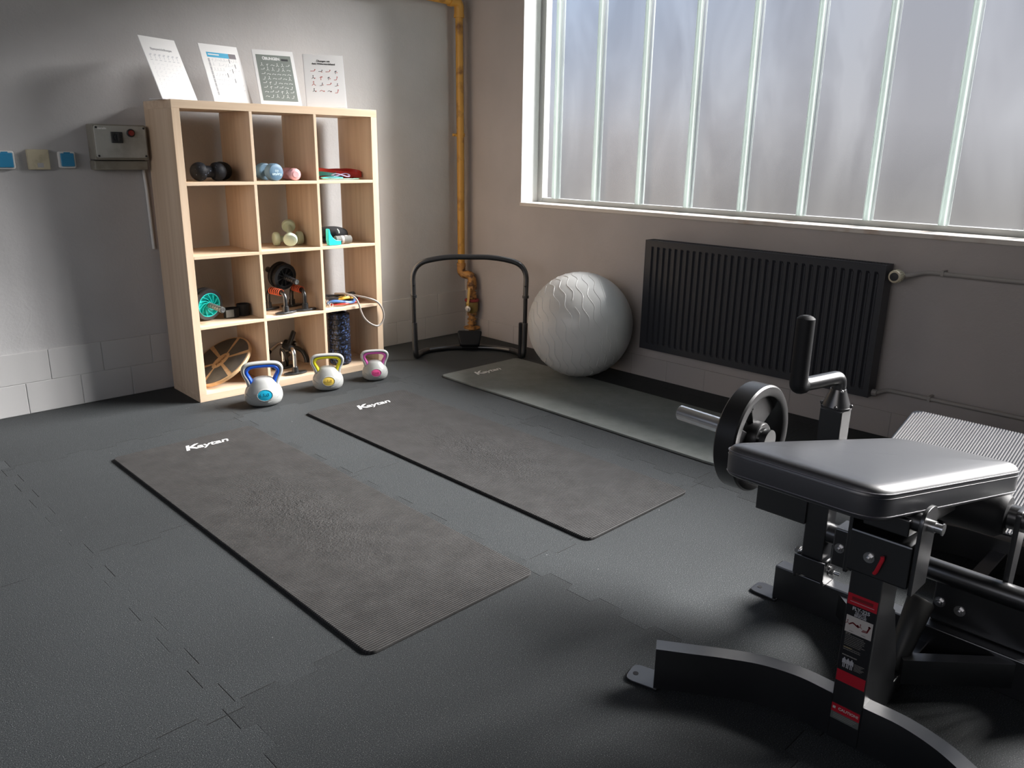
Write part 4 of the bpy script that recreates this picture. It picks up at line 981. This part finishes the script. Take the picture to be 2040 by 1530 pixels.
b = BM(); rect_sweep(b, [V((qx - 0.064, qy - 0.031, 0.205)), V((qx - 0.068, qy - 0.033, 0.245)), V((qx - 0.060, qy - 0.030, 0.27)), V((qx - 0.046, qy - 0.024, 0.352))], 0.016, 0.005, up=(-0.9, -0.43, 0)); obj('valve_lever', b, mat('worn_yellow_paint', (0.62, 0.40, 0.10), 0.5, bump=(60, .3, .001)), vb)
b = BM(); M = frame((qx - 0.064, qy - 0.031, 0.208), (0.43, -0.9, 0), (0, 0, 1))
if M.col[2].xyz.x > 0: M = frame((qx - 0.064, qy - 0.031, 0.208), (-0.43, 0.9, 0), (0, 0, 1))
lathe(b, [(0.022, 0), (0.022, 0.006), (0.010, 0.007), (0.010, 0.016), (0.0005, 0.016)], 8, M); obj('lever_nut', b, ZINC, vb)

# ------------------------------------------------------------------ ab crunch frame in the corner
t = thing('ab_crunch_frame', 'black tubular ab crunch frame standing in the corner in front of the gas valve', 'ab crunch frame', (-0.5, -0.6, 0))
L_, R_ = V((-0.768, -0.412, 0)), V((-0.262, -0.856, 0)); wd = (R_ - L_).normalized(); bk = V((0.66, 0.75, 0)).normalized()
tr = 0.0165
def P3(s, z, back=0.0): return L_ + (R_ - L_) * s + V((0, 0, z)) + bk * back
arch = fillet([P3(-0.012, 0.40), P3(-0.018, 0.595, 0.01), P3(0.26, 0.640, 0.02), P3(0.74, 0.640, 0.02), P3(1.018, 0.595, 0.01), P3(1.012, 0.40)], 0.17, 10)
b = BM(); tube(b, arch, tr, 16); obj('top_arch', b, BLACK_ST, t)
for s, nm in ((0.0, 1), (1.0, -1)):
    b = BM(); tube(b, [P3(s - 0.012 * nm, 0.47), P3(s - 0.010 * nm, 0.15)], tr * 0.80, 14); obj('leg_insert', b, mat('worn_black_tube', (0.03, 0.03, 0.032), 0.22, 0.3), t)
    lo = smooth_path([P3(s - 0.010 * nm, 0.235), P3(s - 0.006 * nm, 0.10), P3(s, 0.035), P3(s + 0.010 * nm, 0.0175, 0.030), P3(s + 0.035 * nm, 0.0175, 0.10), P3(s + 0.10 * nm, 0.0175, 0.17)], 6)
    b = BM(); tube(b, lo, tr * 1.12, 16); lg = obj('rocker_leg', b, BLACK_ST, t)
    b = BM(); cyl(b, P3(s - 0.012 * nm, 0.392), P3(s - 0.012 * nm, 0.408), tr * 1.25, 16); obj('collar', b, BLACK_PL, lg)
rear = smooth_path([P3(0.10, 0.0175, 0.17), P3(0.28, 0.0175, 0.235), P3(0.5, 0.0175, 0.255), P3(0.72, 0.0175, 0.235), P3(0.90, 0.0175, 0.17)], 8)
b = BM(); tube(b, rear, tr * 1.05, 16); obj('rear_bar', b, BLACK_ST, t)
c_ = P3(0.5, 0, 0.235); M = frame(c_ + V((0, 0, 0.082)), wd, V((0, 0, 1)) + bk * 0.75)
b = BM(); slab(b, round_poly([(-0.082, 0.050), (-0.062, -0.056), (0.062, -0.056), (0.082, 0.050)], 0.018), -0.020, 0.020, 0.010, M, 3); hp = obj('head_pad', b, BLACK_RB, t)
b = BM(); box(b, -0.05, 0.05, -0.06, -0.035, -0.05, -0.018, M); obj('pad_bracket', b, BLACK_PL, hp)
b = BM(); q0 = P3(0.965, 0.235, 0.03); slab(b, round_poly([(-0.030, -0.14), (0.030, -0.14), (0.024, 0.10), (-0.024, 0.10)], 0.02), -0.012, 0.012, 0.007, frame(P3(0.975, 0.13, 0.035), bk, (0, 0, 1)), 3); obj('folded_arm_pad', b, BLACK_RB, t)

# ------------------------------------------------------------------ electrical things on the left wall
t = thing('switch_box', 'old grey metal electrical switch box on the wall left of the shelf', 'electrical box', (-2.27, -0.045, 1.25))
b = BM(); box(b, -2.398, -2.150, -0.086, -0.0, 1.193, 1.357, bev=0.006); obj('housing', b, BOX_M, t)
b = BM(); slab(b, round_poly([(-2.392, 1.203), (-2.156, 1.203), (-2.156, 1.351), (-2.392, 1.351)], 0.012), 0.0, 0.012, 0.003, frame((0, -0.084, 0), (1, 0, 0), (0, 0, 1)), 2); lid = obj('lid', b, BOX_LID, t)
b = BM()
for x, z in ((-2.383, 1.212), (-2.383, 1.342), (-2.165, 1.212), (-2.165, 1.342)): cyl(b, (x, -0.094, z), (x, -0.0985, z), 0.005, 12)
obj('lid_screw', b, BLACK_PL, lid)
b = BM(); box(b, -2.319, -2.268, -0.104, -0.094, 1.272, 1.323, bev=0.002); ro = obj('rotary_switch', b, BLACK_PL, t)
b = BM(); lathe(b, [(0.017, 0), (0.016, 0.008), (0.0005, 0.008)], 24, frame((-2.2935, -0.104, 1.2975), (1, 0, 0), (0, 0, 1))); box(b, -2.2975, -2.2895, -0.122, -0.104, 1.281, 1.314, bev=0.002); obj('knob', b, BLACK_PL, ro)
b = BM(); lathe(b, [(0.019, -0.002), (0.019, 0.010), (0.015, 0.012), (0.0135, 0.010)], 24, frame((-2.228, -0.095, 1.319), (1, 0, 0), (0, 0, 1))); la = obj('lamp_ring', b, BLACK_PL, t)
b = BM(); lathe(b, [(0.0135, 0.008), (0.0125, 0.016), (0.0005, 0.019)], 24, frame((-2.228, -0.095, 1.319), (1, 0, 0), (0, 0, 1))); obj('red_lens', b, RED_LAMP, la)
b = BM(); text(b, 'siemalin', 0.0125, frame((-2.357, -0.0965, 1.338), (1, 0, 0), (0, 0, 1)), off=0.0006); obj('maker_lettering', b, INK_W, lid)
b = BM(); box(b, -2.400, -2.150, -0.070, 0, 1.146, 1.190, bev=0.006); obj('terminal_cover', b, BOX_M, t)
b = BM(); box(b, -2.394, -2.156, -0.05, 0, 1.188, 1.195); obj('seam_gasket', b, BLACK_PL, t)
b = BM(); tube(b, [(-2.155, -0.012, 1.146), (-2.150, -0.012, 1.05), (-2.146, -0.012, 0.75)], 0.008, 12); o = obj('cable_conduit', b, WHITE_PL); tag(o, 'short white cable conduit running down from the switch box', 'cable')
t = thing('blank_switch_plate', 'yellowed square cover plate on the wall between the two blue sockets', 'switch plate', (-2.622, 0, 1.193))
b = BM(); box(b, -2.668, -2.578, -0.026, 0, 1.148, 1.238, bev=0.004); obj('cover', b, IVORY_D, t)
b = BM(); box(b, -2.632, -2.607, -0.0272, -0.0255, 1.158, 1.178); obj('rating_sticker', b, INK_G, t)
def socket(label, x, z, w_, h_):
    t = thing('wall_socket', label, 'socket', (x, 0, z), 0, 'blue lidded sockets')
    b = BM(); slab(b, round_poly([(-w_ / 2, -h_ / 2), (w_ / 2, -h_ / 2), (w_ / 2, h_ / 2), (-w_ / 2, h_ / 2)], 0.012), 0, 0.022, 0.004, frame((0, 0, 0), (1, 0, 0), (0, 0, 1)), 2); obj('frame', b, WHITE_PL, t, world=False)
    b = BM(); slab(b, round_poly([(-w_ / 2 + .010, -h_ / 2 + .008), (w_ / 2 - .008, -h_ / 2 + .008), (w_ / 2 - .008, h_ / 2 - .008), (-w_ / 2 + .010, h_ / 2 - .008)], 0.004), 0.018, 0.030, 0.003, frame((0, 0, 0), (1, 0, 0), (0, 0, 1)), 2); box(b, -0.012, 0.014, -0.028, -0.020, h_ / 2 - 0.009, h_ / 2 - 0.003); obj('hinged_lid', b, BLUE_LID, t, world=False)
socket('blue lidded wall socket with white rim right of the yellowed plate', -2.503, 1.192, 0.074, 0.076)
socket('blue lidded wall socket at the left edge of the picture', -2.760, 1.190, 0.080, 0.080)

# ------------------------------------------------------------------ glute bridge machine
GB = thing('glute_bridge_machine', 'large black steel glute bridge machine with vinyl back pad and ribbed foot plate, right foreground', 'gym machine', (-1.7, -3.72, 0))
def gp(name, m, parent=None, label=None):
    return lambda b: obj(name, b, m, parent or GB, label=label)
def bolt(parent, c, d, r=0.010, h=0.010, stud=0.006):
    d = V(d).normalized(); c = V(c); b = BM()
    cyl(b, c, c + d * 0.002, r * 1.35, 20); cyl(b, c + d * 0.002, c + d * (0.002 + h), r, 6); cyl(b, c + d * (0.002 + h), c + d * (0.002 + h + stud), r * 0.5, 12)
    return obj('bolt', b, ZINC, parent)
YC = -3.737
# near base beam: flat tube bowed in plan, with end plates
def bow(x_end, x_mid, y_half, z0, z1, w_, sg=1):
    q = []
    for sg in (1, -1):
        h_ = [(x_end, YC + sg * y_half), (x_end + (x_mid - x_end) * .28, YC + sg * y_half * .84), (x_end + (x_mid - x_end) * .60, YC + sg * y_half * .66), (x_end + (x_mid - x_end) * .86, YC + sg * y_half * .48), (x_mid, YC + sg * y_half * .28), (x_mid, YC + sg * y_half * .08)]
        q += h_ if sg > 0 else h_[::-1]
    b = BM(); rect_sweep(b, smooth_path([V((x, y, (z0 + z1) / 2)) for x, y in q], 8), w_, z1 - z0); return b
nb = obj('near_base_beam', bow(-2.298, -2.142, 0.412, 0.008, 0.117, 0.040), BLACK_ST, GB)
b = BM(); slab(b, round_poly([(-0.035, -0.055), (0.035, -0.055), (0.035, 0.030), (-0.035, 0.030)], [0.002, 0.002, 0.022, 0.022]), 0.001, 0.008, 0.001, Matrix.Translation((-2.294, -3.283, 0)) @ Matrix.Rotation(0.25, 4, 'Z')); ft = obj('foot_plate_tab', b, BLACK_ST, nb)
b = BM(); lathe(b, [(0.007, 0.0), (0.007, 0.0088), (0.0005, 0.0088)], 20, Matrix.Translation((-2.300, -3.272, 0))); obj('tab_hole', b, BLACK_RB, nb)
b = BM(); slab(b, round_poly([(-0.035, -0.055), (0.035, -0.055), (0.035, 0.030), (-0.035, 0.030)], [0.002, 0.002, 0.022, 0.022]), 0.001, 0.008, 0.001, Matrix.Translation((-2.294, -4.191, 0)) @ Matrix.Rotation(PI - 0.25, 4, 'Z')); obj('foot_plate_tab', b, BLACK_ST, nb)
# second straight base beam under the lever uprights
b = BM(); box(b, -1.715, -1.668, -4.145, -3.330, 0.008, 0.112, bev=0.003); sb = obj('middle_base_beam', b, BLACK_ST, GB)
for y, rz in ((-3.290, 0.0), (-4.185, PI)):
    b = BM(); slab(b, round_poly([(-0.034, -0.055), (0.034, -0.055), (0.034, 0.030), (-0.034, 0.030)], [0.002, 0.002, 0.022, 0.022]), 0.001, 0.008, 0.001, Matrix.Translation((-1.690, y, 0)) @ Matrix.Rotation(rz, 4, 'Z')); obj('foot_plate_tab', b, BLACK_ST, sb)
b = BM(); lathe(b, [(0.007, 0.0), (0.007, 0.0088), (0.0005, 0.0088)], 20, Matrix.Translation((-1.690, -3.278, 0))); obj('tab_hole', b, BLACK_RB, sb)
# far bowed beam below the foot plate
obj('far_base_beam', bow(-1.135, -1.005, 0.36, 0.008, 0.105, 0.042), BLACK_ST, GB)
# spine and diagonal braces
b = BM(); box(b, -2.10, -0.99, YC - 0.022, YC + 0.022, 0.012, 0.062, bev=0.003); sp = obj('spine_beam', b, BLACK_ST, GB)
for s in (1, -1):
    b = BM(); rect_sweep(b, [(-1.885, YC + s * 0.012, 0.068), (-1.705, YC + s * 0.205, 0.068)], 0.032, 0.066); obj('diagonal_brace', b, BLACK_ST, GB)
# front post with gusset
b = BM(); box(b, -2.165, -2.070, -3.770, -3.703, 0.010, 0.470, bev=0.003); po = obj('front_post', b, BLACK_ST, GB)
b = BM(); slab(b, [V((-2.075, 0.025)), V((-1.955, 0.060)), V((-1.965, 0.135)), V((-2.035, 0.300)), V((-2.075, 0.33))], -0.026, 0.026, 0.001, frame((0, YC, 0), (1, 0, 0), (0, 0, 1))); obj('post_gusset', b, BLACK_ST, po)
# stickers on the post
Mf = lambda y, z: frame((-2.1656, y, z), (0, -1, 0), (0, 0, 1))
def stick(name, m, y0, y1, z0, z1, t=0.0005, par=None):
    b = BM(); box(b, -2.1652 - t, -2.1652, y1, y0, z0, z1); return obj(name, b, m, par or po)
st = stick('instruction_sticker', LABEL_K, -3.7055, -3.7675, 0.158, 0.372)
YM = -3.7365
stick('red_header', LABEL_R, -3.7055, -3.7675, 0.348, 0.374, 0.0008, st); stick('red_footer', LABEL_R, -3.7055, -3.7675, 0.158, 0.186, 0.0008, st)
stick('picture_panel', LABEL_W, -3.7085, -3.7645, 0.282, 0.322, 0.0008, st)
b = BM(); box(b, -2.1662, -2.1660, YM - 0.022, YM + 0.022, 0.3605, 0.3680); obj('header_logo', b, LABEL_DR, st)
b = BM(); box(b, -2.1662, -2.1660, YM - 0.025, YM + 0.025, 0.3555, 0.3565); obj('header_line', b, INK_G, st)
def tx(name, s_, size, y, z, m, off=0.0002, align='CENTER', par=None):
    b = BM(); text(b, s_, size, Mf(y, z) @ Matrix.Translation((0, 0, 0.0004)), ext=0.0001, off=off, align=align); return obj(name, b, m, par or st)
tx('model_lettering', 'FLY-225', 0.0110, YM, 0.3405, INK_G, 0.0004); tx('name_lettering', 'GLUTE', 0.0075, YM, 0.3325, INK_G); tx('name_lettering', 'BRIDGE', 0.0075, YM, 0.3260, INK_G)
b = BM(); Mp = Mf(YM, 0.302) @ Matrix.Translation((0, 0, 0.0006))
for cx, kd in ((-0.014, 3), (0.013, 4)):
    figure(b, Mp, cx + 0.003, 0.001, 0.020, kd); figure(b, Mp, cx + 0.003, 0.003, 0.017, kd); figure(b, Mp, cx - 0.010, 0.002, 0.010, 1)
obj('exercise_drawing', b, LABEL_DR, st)
tx('caption_lettering', 'START', 0.0032, YM + 0.014, 0.2865, INK, 0.0, par=st); tx('caption_lettering', 'FINISH', 0.0032, YM - 0.012, 0.2865, INK, 0.0, par=st)
b = BM(); rr = random.Random(11)
for i in range(9):
    z = 0.2755 - i * 0.0040 if i < 7 else 0.2755 - i * 0.0040 - 0.004; L0 = 0.034 + rr.random() * 0.012
    x = -0.025
    while x < -0.025 + L0:
        w_ = 0.002 + rr.random() * 0.004; box(b, x, min(x + w_, -0.025 + L0), z - 0.0006, z + 0.0006, 0.0003, 0.0005, Mf(YM, 0)); x += w_ + 0.0008
obj('small_print', b, LABEL_T, st)
tx('section_lettering', 'SET UP', 0.0034, -3.7115, 0.2790, LABEL_T, 0.0002, 'LEFT'); tx('section_lettering', 'MOVEMENT', 0.0034, -3.7115, 0.2445, LABEL_Y, 0.0002, 'LEFT'); tx('section_lettering', 'MUSCLES EXERCISED', 0.0034, -3.7115, 0.2255, LABEL_T, 0.0002, 'LEFT')
b = BM(); Mh = Mf(YM, 0) @ Matrix.Translation((0, 0, 0.0004))
for cx in (-0.019, -0.011, -0.003):
    box(b, cx - 0.0012, cx + 0.0012, 0.2170, 0.2195, 0, 0.0002, Mh); box(b, cx - 0.0028, cx + 0.0028, 0.2065, 0.2165, 0, 0.0002, Mh)
    for s in (-1, 1): box(b, cx + s * 0.0016 - 0.0009, cx + s * 0.0016 + 0.0009, 0.1950, 0.2068, 0, 0.0002, Mh); box(b, cx + s * 0.0036 - 0.0006, cx + s * 0.0036 + 0.0006, 0.2050, 0.2150, 0, 0.0002, Mh)
obj('body_pictograms', b, INK_G, st)
b = BM()
for i in range(6): box(b, 0.003, 0.024 - 0.003 * (i % 3), 0.2120 - i * 0.003, 0.2130 - i * 0.003, 0, 0.0002, Mh)
obj('side_print', b, LABEL_T, st)
cs = stick('caution_sticker', LABEL_R, -3.7055, -3.7675, 0.078, 0.099, 0.0008)
stick('caution_small_print_field', mat('grey_label', (0.10, 0.11, 0.10), 0.5), -3.7055, -3.7675, 0.060, 0.078, 0.0007, cs)
tx('caution_lettering', 'CAUTION!', 0.0092, YM - 0.006, 0.0890, LABEL_W, 0.0003, par=cs)
b = BM(); box(b, -2.1663, -2.1660, -3.7145, -3.7085, 0.0860, 0.0920); obj('caution_symbol', b, LABEL_W, cs)
b = BM()
for i in range(3): box(b, -2.1661, -2.1659, -3.763 + 0.004 * i, -3.711, 0.0730 - i * 0.004, 0.0742 - i * 0.004)
obj('caution_small_print', b, LABEL_T, cs)
# yoke and pivot on top of the post
b = BM(); box(b, -2.168, -2.045, -3.815, -3.690, 0.425, 0.520, bev=0.004); yk = obj('pivot_block', b, BLACK_ST, GB)
for y in (-3.822, -3.690):
    b = BM(); slab(b, round_poly([(-2.168, 0.415), (-2.085, 0.415), (-2.085, 0.598), (-2.168, 0.598)], [0.004, 0.004, 0.036, 0.036]), -0.004, 0.004, 0.001, frame((0, y, 0), (1, 0, 0), (0, 0, 1))); obj('yoke_cheek', b, BLACK_ST, yk)
b = BM(); cyl(b, (-2.128, -3.826, 0.560), (-2.128, -3.838, 0.560), 0.0125, 20); cyl(b, (-2.128, -3.838, 0.560), (-2.128, -3.850, 0.560), 0.0095, 20); cyl(b, (-2.128, -3.850, 0.560), (-2.128, -3.853, 0.560), 0.0125, 20); obj('pivot_pin', b, ZINC, yk)
b = BM(); cyl(b, (-2.128, -3.820, 0.560), (-2.128, -3.692, 0.560), 0.020, 20); obj('pivot_tube', b, BLACK_ST, yk)
bolt(yk, (-2.168, -3.736, 0.468), (-1, 0, 0), 0.0085, 0.006)
b = BM(); tube(b, [(-2.176, -3.764, 0.484), (-2.176, -3.765, 0.478), (-2.176, -3.756, 0.446), (-2.172, -3.752, 0.440)], 0.0042, 10); obj('safety_clip', b, RED_CLIP, yk, label='red safety clip')
# back pad
PT = Matrix.Identity(4)
pa = round_poly([(-2.268, -3.418), (-2.276, -3.772), (-1.712, -3.894), (-1.738, -3.618)], [0.070, 0.060, 0.055, 0.07], 12)
def tilt(bm):
    for v in bm.verts: v.co.z += -0.118 * (v.co.x + 2.255)
b = BM(); slab(b, pa, 0.588, 0.650, 0.012, None, 5); tilt(b); pd = obj('back_pad', b, LEATHER, GB)
b = BM(); P0 = inset([V(q) for q in pa], 0.0) ; rows_ = []
_c = sum(P0, V((0, 0))) / len(P0)
for d, k_, z in ((0.0015, 1, 0.6445), (0.004, 1, 0.6505), (0.009, 1, 0.6555), (0.017, 1, 0.6590), (0.027, 1, 0.6610), (0.034, .9, 0.6625), (0.034, .72, 0.6638), (0.034, .45, 0.6645), (0.034, .12, 0.6648)):
    rows_.append([b.verts.new((_c.x + (q.x - _c.x) * k_, _c.y + (q.y - _c.y) * k_, z)) for q in inset(P0, d)])
for i in range(len(rows_) - 1): bridge(b, rows_[i], rows_[i + 1])
cap(b, rows_[-1]); tilt(b); obj('pad_top_cover', b, LEATHER, pd)
b = BM(); tube(b, [(q.x, q.y, 0.6455) for q in inset(P0, 0.0002)], 0.0017, 8, closed=True); tilt(b); obj('top_piping', b, PIPING_M, pd)
b = BM(); tube(b, [(q.x, q.y, 0.6365) for q in inset(P0, -0.0003)], 0.0006, 6, closed=True); tube(b, [(q.x, q.y, 0.5980) for q in inset(P0, 0.0004)], 0.0016, 8, closed=True); tilt(b); obj('side_seam', b, PIPING_M, pd)
b = BM(); slab(b, inset([V(q) for q in pa], 0.03), 0.580, 0.590); tilt(b); obj('pad_base_board', b, BLACK_PL, pd)
b = BM(); box(b, -2.16, -1.86, -3.80, -3.71, 0.545, 0.582, bev=0.003); tilt(b); obj('pad_support', b, BLACK_ST, pd)
# lever uprights carrying the weight horns, left one in view and its mirror on the right
def lever(s):
    y = YC + s * 0.300
    b = BM(); box(b, -1.730, -1.670, y - 0.030, y + 0.030, 0.122, 0.620, bev=0.003); up_ = obj('lever_upright', b, BLACK_ST, GB)
    for dy in (-0.040, 0.040):
        b = BM(); slab(b, round_poly([(-1.735, 0.113), (-1.665, 0.113), (-1.665, 0.185), (-1.735, 0.185)], [0.003, 0.003, 0.03, 0.03]), -0.004, 0.004, 0.001, frame((0, y + dy * 1.0, 0), (1, 0, 0), (0, 0, 1))); obj('pivot_bracket', b, BLACK_ST, up_)
    b = BM(); box(b, -1.740, -1.735, y - 0.044, y + 0.044, 0.128, 0.185, bev=0.001); obj('bracket_front', b, BLACK_ST, up_)
    for zz in (0.185, 0.150): bolt(up_, (-1.700, y - 0.045, zz), (0, -1, 0), 0.010, 0.010, 0.016 if zz < .17 else .004)
    bolt(up_, (-1.700, y + 0.045, 0.178), (0, 1, 0), 0.010, 0.010, 0.004)
    b = BM(); cyl(b, (-1.70, y, 0.620), (-1.70, y, 0.626), 0.039, 24); lathe(b, [(0.036, 0.626), (0.034, 0.632), (0.0215, 0.666), (0.0200, 0.672)], 28, Matrix.Translation((-1.70, y, 0))); cn = obj('cone_socket', b, BLACK_ST, up_)
    for a in (0.3, 1.9, 3.5, 5.0):
        b = BM(); ball(b, (-1.70 + 0.037 * math.cos(a), y + 0.037 * math.sin(a), 0.629), 0.0045, 10); obj('rivet', b, BLACK_ST, cn)
    b = BM(); ball(b, (-1.716, y - 0.016, 0.670), 0.005, 10); obj('set_screw', b, ZINC, cn)
    hy = y + s * 0.042
    b = BM(); tube(b, fillet([(-1.70, y, 0.660), (-1.70, y, 0.704), (-1.850, hy, 0.700), (-1.850, hy, 0.868)], 0.035, 8), 0.0185, 18); hd = obj('hand_lever', b, BLACK_ST, up_)
    b = BM(); tube(b, fillet([(-1.850 + 0.018, hy - s * .004, 0.700), (-1.850, hy, 0.700), (-1.850, hy, 0.874)], 0.032, 8) + [V((-1.850, hy, 0.879)), V((-1.850, hy, 0.882))], [0.0225] * 11 + [0.0165, 0.009], 18); obj('rubber_grip', b, BLACK_RB, hd)
    # horn carrier box and chrome sleeve
    ya, yb = y + s * 0.028, y + s * 0.178
    b = BM(); box(b, -1.738, -1.668, min(ya, yb), max(ya, yb), 0.278, 0.452, bev=0.003); hc = obj('horn_carrier', b, BLACK_ST, up_)
    b = BM(); cyl(b, (-1.70, yb - s * 0.004, 0.475), (-1.70, yb + s * 0.014, 0.475), 0.033, 28); obj('horn_collar', b, BLACK_ST, hc)
    b = BM(); cyl(b, (-1.70, yb + s * 0.006, 0.475), (-1.70, y + s * 0.478, 0.487), 0.0235, 28); obj('chrome_weight_horn', b, CHROME, hc, label='chrome weight sleeve')
    b = BM(); cyl(b, (-1.70, y + s * 0.478, 0.487), (-1.70, y + s * 0.482, 0.487), 0.0200, 28); obj('horn_end_cap', b, ZINC, hc)
    return up_
lever(1); lever(-1)
b = BM(); cyl(b, (-1.700, YC - 0.275, 0.262), (-1.700, YC + 0.275, 0.262), 0.0275, 28); ct = obj('lower_cross_tube', b, BLACK_ST, GB)
b = BM(); box(b, -1.735, -1.665, YC + 0.185, YC + 0.245, 0.190, 0.300, bev=0.004); lg = obj('tube_lug', b, BLACK_ST, ct); bolt(lg, (-1.735, YC + 0.225, 0.245), (-1, 0, 0), 0.010, 0.007)
b = BM(); box(b, -1.678, -1.655, YC - 0.24, YC - 0.005, 0.113, 0.250, bev=0.004); lg = obj('stop_plate', b, BLACK_ST, ct)
bolt(lg, (-1.678, YC - 0.022, 0.168), (-1, 0, 0), 0.010, 0.006); bolt(lg, (-1.678, YC - 0.070, 0.163), (-1, 0, 0), 0.010, 0.006)
# hip roller
b = BM(); cyl(b, (-1.655, YC - 0.275, 0.440), (-1.655, YC + 0.275, 0.440), 0.0300, 28); hb = obj('hip_bar', b, BLACK_ST, GB)
b = BM(); r0 = 0.058; tube(b, [(-1.655, YC - 0.130, 0.440), (-1.655, YC - 0.126, 0.440), (-1.655, YC - 0.110, 0.440), (-1.655, YC + 0.215, 0.440), (-1.655, YC + 0.230, 0.440)], [0.030, 0.046, r0, r0, 0.046], 32); obj('foam_roller_sleeve', b, BLACK_RB, hb)
for s in (1, -1):
    b = BM(); slab(b, round_poly([(-1.690, 0.235), (-1.640, 0.235), (-1.615, 0.470), (-1.695, 0.470)], 0.014), -0.006, 0.006, 0.001, frame((0, YC + s * 0.155 - 0.0, 0), (1, 0, 0), (0, 0, 1))); obj('link_plate', b, BLACK_ST, hb)
# rubber bumper on the spine
b = BM(); tube(b, [(-1.885, YC, 0.060), (-1.865, YC - 0.002, 0.100), (-1.783, YC - 0.006, 0.205), (-1.779, YC - 0.0065, 0.210)], [0.012, 0.025, 0.032, 0.029], 24); obj('rubber_bumper', b, mat('dark_rubber_bumper', (0.03, 0.03, 0.028), 0.45), GB)
# foot plate
pz = lambda x: 0.370 + 0.325 * (x + 0.705)
X0, X1, Y0, Y1 = -1.205, -0.705, -4.155, -3.321
ang = math.atan(0.325)
Mt = Matrix.Translation((X1, (Y0 + Y1) / 2, 0.370)) @ Matrix.Rotation(-ang, 4, 'Y')
Lp = (X1 - X0) / math.cos(ang); Wp = Y1 - Y0
b = BM(); slab(b, round_poly([(-Lp, -Wp / 2), (0, -Wp / 2), (0, Wp / 2), (-Lp, Wp / 2)], 0.03, 6), -0.010, -0.0035, 0.001, Mt); fp = obj('foot_platform', b, BLACK_ST, GB)
b = BM(); n = 94
for i in range(n):
    y = -Wp / 2 + 0.008 + i * (Wp - 0.016) / (n - 1); c_ = 0.022 * max(0, 1 - min(i, n - 1 - i) / 3.0)
    L0 = -Lp + 0.004 + c_; L1 = -0.004 - c_
    vs = [b.verts.new(Mt @ V(q)) for q in ((L0, y - 0.0021, -0.0036), (L1, y - 0.0021, -0.0036), (L1, y - 0.0014, 0.0), (L0, y - 0.0014, 0.0), (L0, y + 0.0014, 0.0), (L1, y + 0.0014, 0.0), (L1, y + 0.0021, -0.0036), (L0, y + 0.0021, -0.0036))]
    for a in ((0, 1, 2, 3), (3, 2, 5, 4), (4, 5, 6, 7), (0, 3, 4, 7), (1, 6, 5, 2)): b.faces.new([vs[k] for k in a])
o = obj('tread_ribs', b, TREAD_M, fp, label='bright ribbed tread')
for s in (1, -1):
    b = BM(); rect_sweep(b, [(-0.98, YC + s * 0.20, 0.09), (-0.90, YC + s * 0.20, 0.290)], 0.04, 0.04, up=(0, 1, 0)); obj('platform_leg', b, BLACK_ST, GB)
b = BM(); box(b, -0.94, -0.88, YC - 0.30, YC + 0.30, 0.262, 0.290, bev=0.003); obj('platform_cross_bar', b, BLACK_ST, GB)

# ------------------------------------------------------------------ weight disc on the chrome sleeve
t = thing('weight_plate', 'black iron weight plate with grip holes hanging on the chrome sleeve', 'weight plate', (-1.70, -3.235, 0.4755))
M = frame((0, 0, 0), (1, 0, 0), (0, 0, 1))      # local z points to -y
b = BM()
lathe(b, [(0.126, 0.0), (0.131, -0.003), (0.153, -0.003), (0.158, 0.002), (0.158, 0.058), (0.153, 0.063), (0.131, 0.063), (0.126, 0.060), (0.126, 0.0)], 64, M @ Matrix.Translation((0, 0, -0.060)), caps=False)
obj('outer_rim', b, BLACK_IRON, t, world=False)
b = BM(); lathe(b, [(0.0255, -0.006), (0.046, -0.006), (0.048, 0.0), (0.048, 0.040), (0.045, 0.045), (0.0255, 0.045), (0.0255, -0.006)], 40, M @ Matrix.Translation((0, 0, -0.040)), caps=False); obj('hub', b, BLACK_IRON, t, world=False)
for k in range(3):
    a0 = 2 * PI * k / 3 + 0.55; a1 = a0 + 2 * PI / 3 - 0.72; b = BM()
    out = [V((0.130 * math.cos(a0 + (a1 - a0) * i / 10), 0.130 * math.sin(a0 + (a1 - a0) * i / 10))) for i in range(11)]
    inn = [V((0.044 * math.cos(a1 - (a1 - a0) * i / 6), 0.044 * math.sin(a1 - (a1 - a0) * i / 6))) for i in range(7)]
    slab(b, out + inn, -0.045, -0.022, 0.003, M, 2); obj('web', b, BLACK_IRON, t, world=False)
b = BM()
for i, ch in enumerate('10 KG'):
    a = 2.4 - i * 0.13; text(b, ch, 0.018, M @ Matrix.Translation((0.095 * math.cos(a), 0.095 * math.sin(a), -0.0215)) @ Matrix.Rotation(a - PI / 2, 4, 'Z'), ext=0.001)
obj('raised_lettering', b, BLACK_IRON, t, world=False)
